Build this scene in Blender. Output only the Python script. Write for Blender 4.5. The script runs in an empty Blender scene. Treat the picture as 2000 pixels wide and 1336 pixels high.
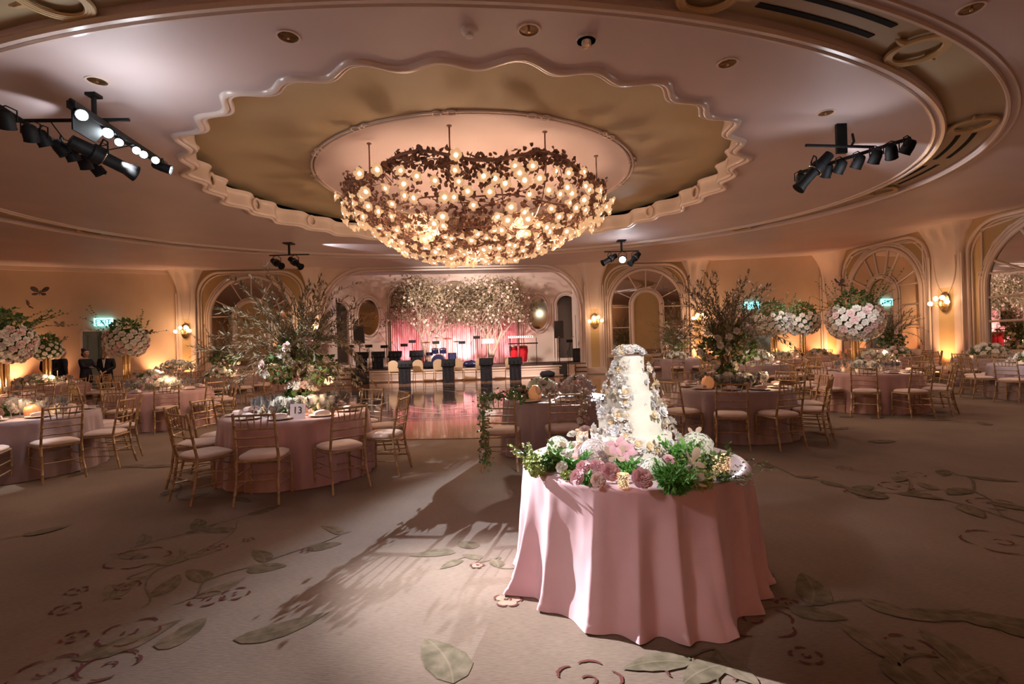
import bpy, math, random
from mathutils import Vector, Matrix, Euler, noise
R = math.radians
sin, cos, pi = math.sin, math.cos, math.pi
SC = bpy.context.scene
COL = SC.collection
rnd = random.Random(7)

# ------------------------------------------------------------------ camera
CAM_H = 1.57
ROLL = 1.6
cam = bpy.data.cameras.new('camera'); cam.sensor_width = 36.0; cam.lens = 18.0; cam.clip_end = 200
co = bpy.data.objects.new('camera', cam); COL.objects.link(co)
co.location = (0, 0, CAM_H)
co.rotation_euler = (Matrix.Rotation(R(90), 4, 'X') @ Matrix.Rotation(R(-ROLL), 4, 'Z')).to_euler()
SC.camera = co
_c, _s = cos(R(ROLL)), sin(R(ROLL))
def ray(px, py):
    u, v = px - 1000.0, 668.0 - py
    return (u * _c + v * _s) / 1000.0, (-u * _s + v * _c) / 1000.0
def at_z(px, py, z):
    "world point at height z seen at a point of the survey"
    a, b = ray(px, py); d = (z - CAM_H) / b
    return Vector((a * d, d, z))
def at_y(px, py, y):
    a, b = ray(px, py)
    return Vector((a * y, y, CAM_H + b * y))

# ------------------------------------------------------------------ materials
def mat(name, col, rough=.6, metal=0, spec=.5, sheen=0, trans=0, ior=1.45, emit=None, estr=0, sss=0, alpha=1):
    m = bpy.data.materials.new(name); m.use_nodes = True
    b = m.node_tree.nodes['Principled BSDF']; I = b.inputs
    I['Base Color'].default_value = (*col, 1); I['Roughness'].default_value = rough; I['Metallic'].default_value = metal
    I['Specular IOR Level'].default_value = spec; I['Sheen Weight'].default_value = sheen
    I['Transmission Weight'].default_value = trans; I['IOR'].default_value = ior
    if sss: I['Subsurface Weight'].default_value = sss; I['Subsurface Radius'].default_value = (.02, .015, .01)
    if emit: I['Emission Color'].default_value = (*emit, 1); I['Emission Strength'].default_value = estr
    return m
def nodes(m): return m.node_tree, m.node_tree.nodes, m.node_tree.links, m.node_tree.nodes['Principled BSDF']
def vary(m, c1, c2, scale=6, detail=3, bump=0, bscale=None, coord='Object', mapscale=None, dist=.01):
    "procedural colour variation and bump"
    nt, N, L, b = nodes(m)
    tc = N.new('ShaderNodeTexCoord'); src = tc.outputs[coord]
    if mapscale:
        mp = N.new('ShaderNodeMapping'); mp.inputs['Scale'].default_value = mapscale; L.new(src, mp.inputs['Vector']); src = mp.outputs[0]
    n = N.new('ShaderNodeTexNoise'); n.inputs['Scale'].default_value = scale; n.inputs['Detail'].default_value = detail
    L.new(src, n.inputs['Vector'])
    cr = N.new('ShaderNodeValToRGB'); cr.color_ramp.elements[0].position = .32; cr.color_ramp.elements[1].position = .68
    cr.color_ramp.elements[0].color = (*c1, 1); cr.color_ramp.elements[1].color = (*c2, 1)
    L.new(n.outputs['Fac'], cr.inputs[0]); L.new(cr.outputs[0], b.inputs['Base Color'])
    if bump:
        n2 = N.new('ShaderNodeTexNoise'); n2.inputs['Scale'].default_value = bscale or scale * 6; n2.inputs['Detail'].default_value = 2
        L.new(src, n2.inputs['Vector'])
        bp = N.new('ShaderNodeBump'); bp.inputs['Strength'].default_value = bump; bp.inputs['Distance'].default_value = dist
        L.new(n2.outputs['Fac'], bp.inputs['Height']); L.new(bp.outputs[0], b.inputs['Normal'])
    return m
M = {}
M['ceiling'] = vary(mat('ceiling_paint', (.62, .50, .50), .55), (.60, .485, .485), (.66, .535, .53), .6, 2)
M['ceiling_tan'] = vary(mat('ceiling_tan', (.48, .38, .24), .6), (.46, .36, .22), (.51, .405, .26), .7, 2)
M['plaster'] = vary(mat('plaster', (.72, .58, .50), .55), (.69, .55, .47), (.75, .61, .53), 1.2, 2)
M['gloss_trim'] = mat('gloss_trim', (.72, .60, .54), .22)
M['wall'] = vary(mat('wall_paint', (.66, .50, .37), .7), (.63, .47, .34), (.69, .53, .40), 1.0, 3, .1, 60)
M['wall_tan'] = vary(mat('wall_tan', (.42, .29, .14), .6), (.40, .27, .125), (.45, .31, .155), 1.0, 3)
M['pilaster_gold'] = vary(mat('pilaster_gold', (.60, .42, .21), .6), (.57, .40, .19), (.63, .45, .24), 2, 2)
M['stage_wall'] = vary(mat('stage_wall', (.72, .56, .47), .6), (.70, .54, .45), (.75, .59, .50), 1.0, 2)
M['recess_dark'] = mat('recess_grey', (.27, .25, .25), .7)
M['black'] = vary(mat('black_metal', (.008, .008, .010), .6, spec=.25), (.006, .006, .007), (.012, .012, .013), 8)
M['blackcloth'] = vary(mat('black_cloth', (.01, .01, .014), .9), (.007, .007, .011), (.018, .017, .024), 14, 4, .6, 30)
M['slot'] = mat('vent_and_cove_shade', (.004, .004, .004), .9)
M['gold'] = vary(mat('gold_wood', (.44, .29, .16), .38, .35), (.36, .23, .12), (.54, .37, .20), 18, 3)
M['gold_metal'] = mat('gold_metal', (.85, .58, .28), .22, 1)
M['brass'] = mat('brass', (.80, .58, .30), .25, 1)
M['bronze'] = vary(mat('bronze_leaf', (.32, .19, .14), .55, .1), (.22, .12, .085), (.42, .26, .20), 6)
M['cushion'] = vary(mat('cushion', (.72, .56, .50), .75, sheen=.3), (.68, .52, .46), (.78, .62, .56), 5, 2, .15, 40)
M['cloth_pink'] = vary(mat('pink_satin', (.62, .38, .41), .33, sheen=.25), (.58, .35, .38), (.65, .41, .44), 3, 3, .12, 260, dist=.004)
M['cloth_rose'] = vary(mat('rose_linen', (.50, .30, .29), .6, sheen=.3), (.44, .26, .25), (.55, .34, .325), 2.2, 5, .35, 25, mapscale=(1, 1, .35))
M['cloth_grey'] = vary(mat('mauve_linen', (.34, .25, .26), .6, sheen=.3), (.30, .22, .23), (.38, .28, .29), 3, 4, .2, 40)
M['napkin'] = mat('napkin', (.70, .55, .53), .8)
M['plate'] = mat('plate', (.70, .58, .50), .25)
M['silver'] = mat('silver', (.8, .76, .72), .2, 1)
M['glass'] = mat('clear_glass', (.95, .93, .92), .03, trans=.9, ior=1.4)
M['mirror'] = mat('mirror', (.80, .74, .68), .015, 1)
M['mirror_old'] = mat('antique_mirror', (.55, .46, .30), .08, 1)
M['white'] = mat('white_paint', (.75, .70, .66), .5)
M['icing'] = vary(mat('icing', (.83, .80, .72), .5, sss=.15), (.81, .78, .70), (.85, .82, .745), 9, 2, .05, 40)
M['icing_rose'] = mat('icing_white', (.84, .80, .77), .5, sss=.1)
M['icing_blue'] = mat('icing_bluish', (.81, .80, .82), .5, sss=.1)
M['icing_gold'] = mat('icing_cream', (.84, .70, .48), .5, sss=.1)
M['cakeboard'] = mat('cake_board', (.80, .79, .82), .35)
M['rose_pink'] = vary(mat('rose_pink', (.76, .45, .50), .55, sss=.1), (.72, .40, .45), (.82, .54, .57), 14)
M['rose_blush'] = vary(mat('rose_blush', (.80, .60, .56), .55, sss=.1), (.76, .54, .52), (.84, .66, .60), 12)
M['rose_white'] = vary(mat('rose_white', (.82, .76, .68), .55, sss=.1), (.80, .73, .64), (.85, .80, .73), 12)
M['rose_mauve'] = mat('orchid_pink', (.74, .44, .52), .5, sss=.1)
M['hyd_white'] = vary(mat('hydrangea_white', (.76, .78, .68), .6), (.68, .74, .58), (.84, .83, .78), 16)
M['hyd_mauve'] = vary(mat('hydrangea_mauve', (.68, .60, .60), .6), (.60, .50, .50), (.78, .70, .70), 16)
M['beige_leaf'] = vary(mat('beige_leaf', (.56, .42, .32), .6), (.48, .35, .26), (.64, .50, .40), 8)
M['leaf'] = vary(mat('leaf_green', (.11, .19, .06), .5), (.07, .14, .04), (.20, .30, .10), 9)
M['leaf_bright'] = vary(mat('leaf_bright', (.10, .30, .05), .5), (.06, .22, .03), (.17, .40, .08), 14)
M['leaf_lime'] = vary(mat('leaf_lime', (.34, .40, .12), .6), (.26, .33, .08), (.44, .48, .18), 20)
M['leaf_olive'] = vary(mat('leaf_olive', (.26, .20, .12), .55), (.17, .15, .08), (.40, .29, .18), 5)
M['willow'] = vary(mat('willow_leaf', (.22, .18, .11), .45), (.14, .13, .07), (.38, .29, .18), 4)
M['blossom'] = mat('blossom', (.58, .42, .34), .6)
M['bark'] = vary(mat('bark', (.20, .13, .085), .8), (.15, .09, .06), (.27, .18, .12), 10, 3, .4, 30)
M['birch'] = vary(mat('pale_bark', (.50, .36, .28), .7), (.42, .29, .22), (.60, .46, .37), 9)
M['amber'] = mat('amber_glass', (.72, .34, .17), .3, emit=(1, .40, .15), estr=.14)
M['red'] = mat('red_lacquer', (.55, .02, .03), .2)
M['navy'] = mat('drum_navy', (.015, .015, .05), .3)
M['chrome'] = mat('chrome', (.8, .8, .82), .15, 1)
M['cymbal'] = mat('cymbal', (.8, .6, .3), .25, 1)
M['beige_vinyl'] = mat('beige_vinyl', (.62, .45, .29), .6)
M['skin'] = mat('skin', (.42, .24, .17), .6)
M['hair'] = mat('hair', (.02, .014, .01), .6)
M['shirt'] = mat('white_shirt', (.8, .8, .8), .7)
M['door_teal'] = vary(mat('door_paint', (.20, .27, .26), .6), (.18, .25, .24), (.23, .30, .29), 2)
M['amp_grille'] = vary(mat('speaker_grille', (.03, .028, .03), .55, .3), (.022, .02, .022), (.05, .045, .048), 60)
M['wick'] = mat('candle_flame', (1, .7, .3), .5, emit=(1, .62, .25), estr=9)
M['globe'] = mat('sconce_glow', (1, .8, .55), .4, emit=(1, .62, .33), estr=5)
M['par_lamp'] = mat('stage_lamp', (1, 1, 1), .4, emit=(.80, .93, 1), estr=26)
M['exit'] = mat('exit_lit', (.3, .9, .9), .5, emit=(.22, .85, .90), estr=2.2)
M['exit_ink'] = mat('exit_letters', (.01, .10, .13), .5)
M['ink'] = mat('ink', (.03, .02, .02), .6)
M['card'] = mat('number_card', (.62, .50, .48), .5)
M['gel'] = mat('uplight_lens', (1, .5, .1), .4, emit=(1, .45, .10), estr=14)
M['butterfly'] = mat('dark_butterfly', (.10, .06, .035), .6)
M['keys'] = mat('keyboard_white', (.75, .68, .66), .4)
M['sheet'] = mat('paper', (.8, .76, .72), .8)
M['step_carpet'] = mat('step_edge', (.10, .06, .045), .8)
M['petal_lamp'] = mat('rose_shade', (.13, .08, .05), .45, emit=(1.0, .55, .27), estr=.42)
M['bulb'] = mat('rose_bulb', (1, .9, .7), .4, emit=(1.0, .78, .48), estr=2.6)
# mercury glass: gold foil with lit gaps
def mercury():
    m = mat('mercury_glass', (.82, .60, .44), .25, .7)
    nt, N, L, b = nodes(m)
    v = N.new('ShaderNodeTexVoronoi'); v.inputs['Scale'].default_value = 130
    tc = N.new('ShaderNodeTexCoord'); L.new(tc.outputs['Object'], v.inputs['Vector'])
    cr = N.new('ShaderNodeValToRGB'); cr.color_ramp.interpolation = 'CONSTANT'
    cr.color_ramp.elements[0].color = (1, 1, 1, 1); cr.color_ramp.elements[1].color = (.06, .06, .06, 1); cr.color_ramp.elements[1].position = .36
    L.new(v.outputs['Distance'], cr.inputs[0])
    mu = N.new('ShaderNodeMath'); mu.operation = 'MULTIPLY'; mu.inputs[1].default_value = 1.3
    L.new(cr.outputs[0], mu.inputs[0]); L.new(mu.outputs[0], b.inputs['Emission Strength'])
    b.inputs['Emission Color'].default_value = (1, .62, .32, 1)
    return m
M['mercury'] = mercury()
# carpet base
def carpet():
    m = mat('carpet', (.30, .21, .15), .95, spec=.1, sheen=.2)
    nt, N, L, b = nodes(m)
    tc = N.new('ShaderNodeTexCoord')
    n1 = N.new('ShaderNodeTexNoise'); n1.inputs['Scale'].default_value = 1.1; n1.inputs['Detail'].default_value = 4
    n2 = N.new('ShaderNodeTexNoise'); n2.inputs['Scale'].default_value = 1.0; n2.inputs['Detail'].default_value = 2
    mp = N.new('ShaderNodeMapping'); mp.inputs['Scale'].default_value = (22, 150, 1); mp.inputs['Rotation'].default_value = (0, 0, R(4))
    L.new(tc.outputs['Object'], mp.inputs['Vector']); L.new(mp.outputs[0], n2.inputs['Vector'])
    L.new(tc.outputs['Object'], n1.inputs['Vector'])
    cr = N.new('ShaderNodeValToRGB'); e = cr.color_ramp.elements
    e[0].position = .30; e[0].color = (.15, .094, .064, 1); e[1].position = .72; e[1].color = (.225, .153, .108, 1)
    L.new(n1.outputs['Fac'], cr.inputs[0])
    mx = N.new('ShaderNodeMix'); mx.data_type = 'RGBA'; mx.blend_type = 'MULTIPLY'; mx.inputs['Factor'].default_value = .55
    cr2 = N.new('ShaderNodeValToRGB'); cr2.color_ramp.elements[0].position = .35; cr2.color_ramp.elements[1].position = .6
    cr2.color_ramp.elements[0].color = (.62, .60, .58, 1); cr2.color_ramp.elements[1].color = (1, 1, 1, 1)
    L.new(n2.outputs['Fac'], cr2.inputs[0]); L.new(cr.outputs[0], mx.inputs['A']); L.new(cr2.outputs[0], mx.inputs['B'])
    L.new(mx.outputs['Result'], b.inputs['Base Color'])
    bp = N.new('ShaderNodeBump'); bp.inputs['Strength'].default_value = .22; bp.inputs['Distance'].default_value = .006
    L.new(n2.outputs['Fac'], bp.inputs['Height']); L.new(bp.outputs[0], b.inputs['Normal'])
    return m
M['carpet'] = carpet()
M['c_leaf'] = vary(mat('carpet_leaf', (.13, .11, .07), .95, spec=.1), (.10, .082, .05), (.19, .145, .10), 14, 4)
M['c_leaf2'] = vary(mat('carpet_leaf_pale', (.20, .17, .11), .95, spec=.1), (.15, .115, .075), (.22, .165, .12), 14, 4)
M['c_red'] = mat('carpet_red', (.13, .045, .038), .95, spec=.1)
M['c_pink'] = vary(mat('carpet_pink', (.36, .22, .16), .95, spec=.1), (.33, .2, .15), (.38, .26, .19), 20)
def dance():
    m = mat('dance_wood', (.36, .19, .11), .07, spec=.9)
    nt, N, L, b = nodes(m)
    tc = N.new('ShaderNodeTexCoord')
    br = N.new('ShaderNodeTexBrick'); br.inputs['Scale'].default_value = 1
    br.inputs['Brick Width'].default_value = .36; br.inputs['Row Height'].default_value = .12
    br.inputs['Mortar Size'].default_value = .004
    br.inputs['Color1'].default_value = (.36, .18, .10, 1); br.inputs['Color2'].default_value = (.26, .125, .07, 1); br.inputs['Mortar'].default_value = (.07, .03, .02, 1)
    L.new(tc.outputs['Object'], br.inputs['Vector']); L.new(br.outputs['Color'], b.inputs['Base Color'])
    n = N.new('ShaderNodeTexNoise'); n.inputs['Scale'].default_value = 2.2; L.new(tc.outputs['Object'], n.inputs['Vector'])
    bp = N.new('ShaderNodeBump'); bp.inputs['Strength'].default_value = .08; bp.inputs['Distance'].default_value = .01
    L.new(n.outputs['Fac'], bp.inputs['Height']); L.new(bp.outputs[0], b.inputs['Normal'])
    return m
M['dance'] = dance()
M['decal'] = mat('floor_decal_white', (.38, .31, .28), .12)
M['decal_dark'] = mat('floor_decal_dark', (.05, .04, .045), .08)
def curtain_m():
    m = mat('pink_curtain', (.80, .42, .42), .7, sheen=.3); return vary(m, (.74, .36, .37), (.86, .50, .49), 3, 2, mapscale=(1, 1, .1))
M['curtain'] = curtain_m()

# ------------------------------------------------------------------ mesh builder
class MB:
    def __init__(s): s.v = []; s.f = []; s.m = []
    def add(s, vs, fs, mi=0, T=None):
        o = len(s.v)
        s.v += [tuple(T @ Vector(p)) for p in vs] if T is not None else [tuple(p) for p in vs]
        s.f += [tuple(i + o for i in f) for f in fs]; s.m += [mi] * len(fs)
    def merge(s, o, T=None, mi=None):
        k = len(s.v)
        s.v += [tuple(T @ Vector(p)) for p in o.v] if T is not None else list(o.v)
        s.f += [tuple(i + k for i in f) for f in o.f]; s.m += list(o.m) if mi is None else [mi] * len(o.f)
    def box(s, c, d, mi=0, T=None, tap=1.0):
        x, y, z = d[0] / 2, d[1] / 2, d[2] / 2
        vs = [(c[0] + a * x * (tap if k > 0 else 1), c[1] + b * y * (tap if k > 0 else 1), c[2] + k * z) for k in (-1, 1) for a, b in ((-1, -1), (1, -1), (1, 1), (-1, 1))]
        s.add(vs, [(3, 2, 1, 0), (4, 5, 6, 7), (0, 1, 5, 4), (1, 2, 6, 5), (2, 3, 7, 6), (3, 0, 4, 7)], mi, T)
    def tube(s, pts, r, n=8, mi=0, T=None, cap=True):
        pts = [Vector(p) for p in pts]; k = len(pts)
        rs = r if isinstance(r, (list, tuple)) else [r] * k
        vs = []; t0 = (pts[1] - pts[0]).normalized()
        up = Vector((0, 0, 1)) if abs(t0.z) < .9 else Vector((1, 0, 0))
        nx = t0.cross(up).normalized()
        for i, p in enumerate(pts):
            t = (pts[min(i + 1, k - 1)] - pts[max(i - 1, 0)])
            t = t.normalized() if t.length > 1e-9 else t0
            nx = (nx - t * nx.dot(t)); nx = nx.normalized() if nx.length > 1e-6 else t.cross(up).normalized()
            b = t.cross(nx)
            for j in range(n):
                a = 2 * pi * j / n; vs.append(p + (nx * cos(a) + b * sin(a)) * rs[i])
        fs = [(i * n + j, i * n + (j + 1) % n, (i + 1) * n + (j + 1) % n, (i + 1) * n + j) for i in range(k - 1) for j in range(n)]
        if cap: fs += [tuple(range(n - 1, -1, -1)), tuple((k - 1) * n + j for j in range(n))]
        s.add(vs, fs, mi, T)
    def ring(s, pts, r, n=8, mi=0, T=None):
        "closed tube"
        pts = [Vector(p) for p in pts]; k = len(pts); vs = []
        cen = sum(pts, Vector()) / k
        nrm = Vector()
        for i in range(k): nrm += (pts[i] - cen).cross(pts[(i + 1) % k] - cen)
        nrm.normalize()
        for i, p in enumerate(pts):
            t = (pts[(i + 1) % k] - pts[i - 1]).normalized(); nx = t.cross(nrm).normalized(); b = t.cross(nx)
            for j in range(n):
                a = 2 * pi * j / n; vs.append(p + (nx * cos(a) + b * sin(a)) * r)
        s.add(vs, [(i * n + j, i * n + (j + 1) % n, ((i + 1) % k) * n + (j + 1) % n, ((i + 1) % k) * n + j) for i in range(k) for j in range(n)], mi, T)
    def lathe(s, prof, n=24, mi=0, T=None, sx=1, sy=1):
        k = len(prof); vs = [(r * cos(2 * pi * j / n) * sx, r * sin(2 * pi * j / n) * sy, z) for r, z in prof for j in range(n)]
        fs = [(i * n + j, i * n + (j + 1) % n, (i + 1) * n + (j + 1) % n, (i + 1) * n + j) for i in range(k - 1) for j in range(n)]
        if prof[0][0] > 1e-4: fs.append(tuple(range(n - 1, -1, -1)))
        if prof[-1][0] > 1e-4: fs.append(tuple((k - 1) * n + j for j in range(n)))
        s.add(vs, fs, mi, T)
    def openlathe(s, prof, n=24, mi=0, T=None):
        k = len(prof); vs = [(r * cos(2 * pi * j / n), r * sin(2 * pi * j / n), z) for r, z in prof for j in range(n)]
        s.add(vs, [(i * n + j, i * n + (j + 1) % n, (i + 1) * n + (j + 1) % n, (i + 1) * n + j) for i in range(k - 1) for j in range(n)], mi, T)
    def ball(s, c, r, n=10, k=6, mi=0, T=None, sc=(1, 1, 1)):
        vs = [(c[0], c[1], c[2] - r * sc[2])]
        for i in range(1, k):
            a = -pi / 2 + pi * i / k
            vs += [(c[0] + r * cos(a) * cos(2 * pi * j / n) * sc[0], c[1] + r * cos(a) * sin(2 * pi * j / n) * sc[1], c[2] + r * sin(a) * sc[2]) for j in range(n)]
        vs.append((c[0], c[1], c[2] + r * sc[2])); L = len(vs) - 1
        fs = [(0, 1 + (j + 1) % n, 1 + j) for j in range(n)]
        for i in range(k - 2):
            o = 1 + i * n; fs += [(o + j, o + (j + 1) % n, o + n + (j + 1) % n, o + n + j) for j in range(n)]
        o = 1 + (k - 2) * n; fs += [(o + j, o + (j + 1) % n, L) for j in range(n)]
        s.add(vs, fs, mi, T)
    def prism(s, poly, d, mi=0, T=None):
        "poly in XZ plane extruded along +Y by d"
        n = len(poly); vs = [(x, 0, z) for x, z in poly] + [(x, d, z) for x, z in poly]
        s.add(vs, [tuple(range(n)), tuple(range(2 * n - 1, n - 1, -1))] + [(i, i + n, (i + 1) % n + n, (i + 1) % n) for i in range(n)], mi, T)
    def leaf(s, p, d, up, l, w, mi=0, fold=.25, kind=0):
        d = d.normalized(); sd = d.cross(up)
        sd = sd.normalized() if sd.length > 1e-5 else Vector((1, 0, 0)); nn = sd.cross(d)
        if kind == 0:
            vs = [p, p + d * l * .45 + sd * w - nn * w * fold, p + d * l, p + d * l * .45 - sd * w - nn * w * fold]
            s.add(vs, [(0, 1, 2, 3)], mi)
        else:
            vs = [p, p + d * l * .25 + sd * w * .8, p + d * l * .6 + sd * w * .75, p + d * l - nn * w * .4, p + d * l * .6 - sd * w * .75, p + d * l * .25 - sd * w * .8, p + d * l * .5 - nn * w * fold * 2]
            s.add(vs, [(0, 1, 6), (1, 2, 6), (2, 3, 6), (3, 4, 6), (4, 5, 6), (5, 0, 6)], mi)
    def mesh(s, name, mats, smooth=True):
        me = bpy.data.meshes.new(name); me.from_pydata(s.v, [], s.f); 
        for m in (mats if isinstance(mats, (list, tuple)) else [mats]): me.materials.append(m)
        if any(s.m): me.polygons.foreach_set('material_index', s.m)
        if smooth:
            me.polygons.foreach_set('use_smooth', [True] * len(me.polygons))
            try: me.set_sharp_from_angle(angle=R(smooth if smooth is not True else 40))
            except Exception: pass
        me.update(); return me
def put(name, me, parent=None, loc=None, rot=None, scl=None, matx=None):
    o = bpy.data.objects.new(name, me); COL.objects.link(o)
    if parent: o.parent = parent
    if matx is not None: o.matrix_basis = matx
    else:
        if loc is not None: o.location = loc
        if rot is not None: o.rotation_euler = rot
        if scl is not None: o.scale = scl if hasattr(scl, '__len__') else (scl,) * 3
    return o
def build(name, mb, mats, parent=None, smooth=True, **k): return put(name, mb.mesh(name, mats, smooth), parent, **k)
def tag(o, label, cat, group=None, kind=None):
    o['label'] = label; o['category'] = cat
    if group: o['group'] = group
    if kind: o['kind'] = kind
    return o
def text(name, body, size, extr, m, parent, loc, rot):
    cu = bpy.data.curves.new(name, 'FONT'); cu.body = body; cu.size = size; cu.align_x = 'CENTER'; cu.align_y = 'CENTER'; cu.extrude = extr
    t = bpy.data.objects.new(name, cu); COL.objects.link(t); me = bpy.data.meshes.new_from_object(t); bpy.data.objects.remove(t); me.materials.clear(); me.materials.append(m)
    return put(name, me, parent, loc=loc, rot=rot)
def thing(name, label, cat, loc=(0, 0, 0), rz=0, group=None, rot=None):
    o = bpy.data.objects.new(name, None); COL.objects.link(o); o.location = loc
    o.rotation_euler = rot if rot else (0, 0, rz); o.empty_display_size = .1
    return tag(o, label, cat, group)
def struct(name, mb, mats, parent=None, smooth=True, **k):
    o = build(name, mb, mats, parent, smooth, **k)
    if parent is None: o['kind'] = 'structure'
    return o
def copy_tree(o, parent=None):
    c = o.copy(); COL.objects.link(c)
    if parent: c.parent = parent
    for ch in [x for x in KIDS.get(o.name, [])]: copy_tree(ch, c)
    return c
KIDS = {}
def Tm(loc=(0, 0, 0), rot=(0, 0, 0), s=1):
    S = Matrix.Diagonal((*(s if hasattr(s, '__len__') else (s, s, s)), 1))
    return Matrix.Translation(loc) @ Euler(rot).to_matrix().to_4x4() @ S
def align(loc, d, s=1, spin=0):
    q = Vector(d).normalized().to_track_quat('Z', 'Y')
    return Matrix.Translation(loc) @ q.to_matrix().to_4x4() @ Matrix.Rotation(spin, 4, 'Z') @ Matrix.Diagonal((s, s, s, 1))
def kids(o):
    if o.name not in KIDS: KIDS[o.name] = list(o.children)
    return KIDS[o.name]
def copy_tree(o, parent=None):
    ks = kids(o); c = o.copy(); COL.objects.link(c)
    if parent is not None: c.parent = parent
    for ch in ks: copy_tree(ch, c)
    KIDS[c.name] = None; del KIDS[c.name]
    return c

# =================================================================== ROOM
HC = 5.12
ECX, ECY = -1.6, 12.8         # centre of the ceiling oval
# ---- wall line (plan), going round the room
PL = [(-25, 17.6), (-14.75, 22.6), (-13.9, 22.7), (-9.2, 23.0), (-8.6, 23.05), (3.4, 24.0), (4.35, 24.05), (8.35, 24.1), (9.1, 24.1),
      (14.1, 23.2), (14.5, 22.3), (14.75, 17.95), (14.95, 16.75), (15.75, 11.7), (15.95, 10.6), (16.8, 4.5), (17.3, -7)]
# ---- floor with its woven motifs
fl = MB()
fl.add([(-26, -7.5, 0), (18.5, -7.5, 0), (18.5, 29, 0), (-26, 29, 0)], [(0, 1, 2, 3)], 0)
FZ = .002
FC = [0]
def fz(z): FC[0] += 1; return z + FC[0] * 1.1e-5
def fpoly(pts, mi, z=FZ):
    z = fz(FZ); fl.add([(x, y, z) for x, y in pts], [tuple(range(len(pts)))], mi)
def fstrip(pts, w, mi, z=FZ):
    z = fz(FZ + .0004)
    vs = []; k = len(pts)
    for i, p in enumerate(pts):
        a, b = pts[max(i - 1, 0)], pts[min(i + 1, k - 1)]
        tx, ty = b[0] - a[0], b[1] - a[1]; L = math.hypot(tx, ty) or 1; ww = w * (.35 + .65 * sin(pi * (i + .6) / (k + .2))) / 2
        vs += [(p[0] - ty / L * ww, p[1] + tx / L * ww, z), (p[0] + ty / L * ww, p[1] - tx / L * ww, z)]
    fl.add(vs, [(2 * i, 2 * i + 1, 2 * i + 3, 2 * i + 2) for i in range(k - 1)], mi)
def fleaf(x, y, a, l, w, mi=1, z=FZ):
    n = 9; L = []; Rr = []; M_ = []
    for i in range(n + 1):
        t = i / n; ww = w * sin(pi * t ** .8) ** .8 * (1 if i % 2 else .93); cx = x + cos(a + .35 * t) * l * t; cy = y + sin(a + .35 * t) * l * t
        L.append((cx - sin(a) * ww, cy + cos(a) * ww)); Rr.append((cx + sin(a) * ww, cy - cos(a) * ww)); M_.append((cx, cy))
    fpoly([M_[0]] + L[1:n] + [M_[n]] + Rr[1:n][::-1], mi, z)
    fstrip(M_, .012, 2 if mi == 1 else 1, z + .0008)
def fflower(x, y, s, rr, full=True):
    s *= .52
    for k in range(5):
        a = 2 * pi * k / 5 + rr.random() * .4
        cx, cy = x + cos(a) * s * .5, y + sin(a) * s * .5
        if full: fpoly([(cx + cos(b) * s * .42, cy + sin(b) * s * .36) for b in [2 * pi * j / 10 for j in range(10)]], 4, FZ + .0004)
        fstrip([(cx + cos(b) * s * (.46 + .05 * rr.random()), cy + sin(b) * s * (.4 + .05 * rr.random())) for b in [a - .8 + 1.7 * j / 9 for j in range(10)]], .017, 3, FZ + .0012)
    for k in range(4):
        a = rr.random() * 6.28; fstrip([(x + cos(a + j * .3) * s * .22, y + sin(a + j * .3) * s * .2) for j in range(5)], .014, 3, FZ + .0012)
def fvine(pts, rr, leafs=5, sz=.3, mi=1):
    k = 26; P = []
    for i in range(k):
        t = i / (k - 1) * (len(pts) - 1); j = min(int(t), len(pts) - 2); f = t - j; f = f * f * (3 - 2 * f) * .35 + f * .65
        P.append((pts[j][0] * (1 - f) + pts[j + 1][0] * f + .05 * sin(i * .7), pts[j][1] * (1 - f) + pts[j + 1][1] * f + .05 * cos(i * .6)))
    fstrip(P, .017, mi)
    for q in range(leafs):
        i = int((q + .5) / leafs * (k - 2)); a = math.atan2(P[i + 1][1] - P[i][1], P[i + 1][0] - P[i][0]) + (.8 if q % 2 else -.8) + rr.uniform(-.25, .25)
        fleaf(P[i][0], P[i][1], a, sz * rr.uniform(.8, 1.3), sz * rr.uniform(.18, .3), rr.choice((1, 1, 2)))
fr = random.Random(3)
def G(px, py):
    p = at_z(px, py, 0); return (p.x, p.y)
fvine([G(330, 1190), G(420, 1130), G(500, 1105), G(610, 1065), G(700, 1035)], fr, 6, .30)
fvine([G(260, 1200), G(320, 1110), G(390, 1080), G(480, 1015)], fr, 4, .28)
fvine([G(200, 1090), G(300, 1060), G(400, 1030), G(520, 995)], fr, 5, .28)
fvine([G(210, 1180), G(265, 1130), G(300, 1100)], fr, 3, .3)
fvine([G(1010, 1112), G(960, 1093), G(905, 1090)], fr, 2, .2)
for a in ((890, 1080, 2.9, .34, .075), (925, 1072, 1.9, .2, .08), (905, 1095, 3.5, .2, .05)): fleaf(*G(a[0], a[1]), *a[2:], 1)
fleaf(*G(885, 1336), 1.7, .42, .12, 1); fleaf(*G(300, 1262), .5, .24, .09, 2); fleaf(*G(335, 1248), .9, .22, .08, 1)
fleaf(*G(455, 1250), .2, .5, .09, 1); fleaf(*G(140, 1290), .5, .5, .09, 1); fleaf(*G(205, 1270), .5, .3, .09, 2)
for px, py, s in ((270, 1090, .42), (405, 1170, .20), (460, 1160, .17), (250, 1145, .14), (425, 1070, .14), (150, 1155, .12), (255, 1235, .30), (932, 1105, .09), (992, 1172, .17),
                  (1150, 1330, .3), (215, 1300, .26), (130, 1190, .15), (145, 1245, .12), (600, 1075, .08), (485, 1055, .08), (1470, 1210, .42), (1575, 1282, .14), (1775, 1262, .2), (1540, 1180, .12),
                  (1690, 965, .34), (1750, 950, .3), (1650, 915, .16), (1960, 1060, .5), (1940, 985, .36), (1370, 1325, .3), (90, 1315, .3)):
    x, y = G(px, py); fflower(x, y, s, fr, px > 880 and px < 1000)
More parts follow.
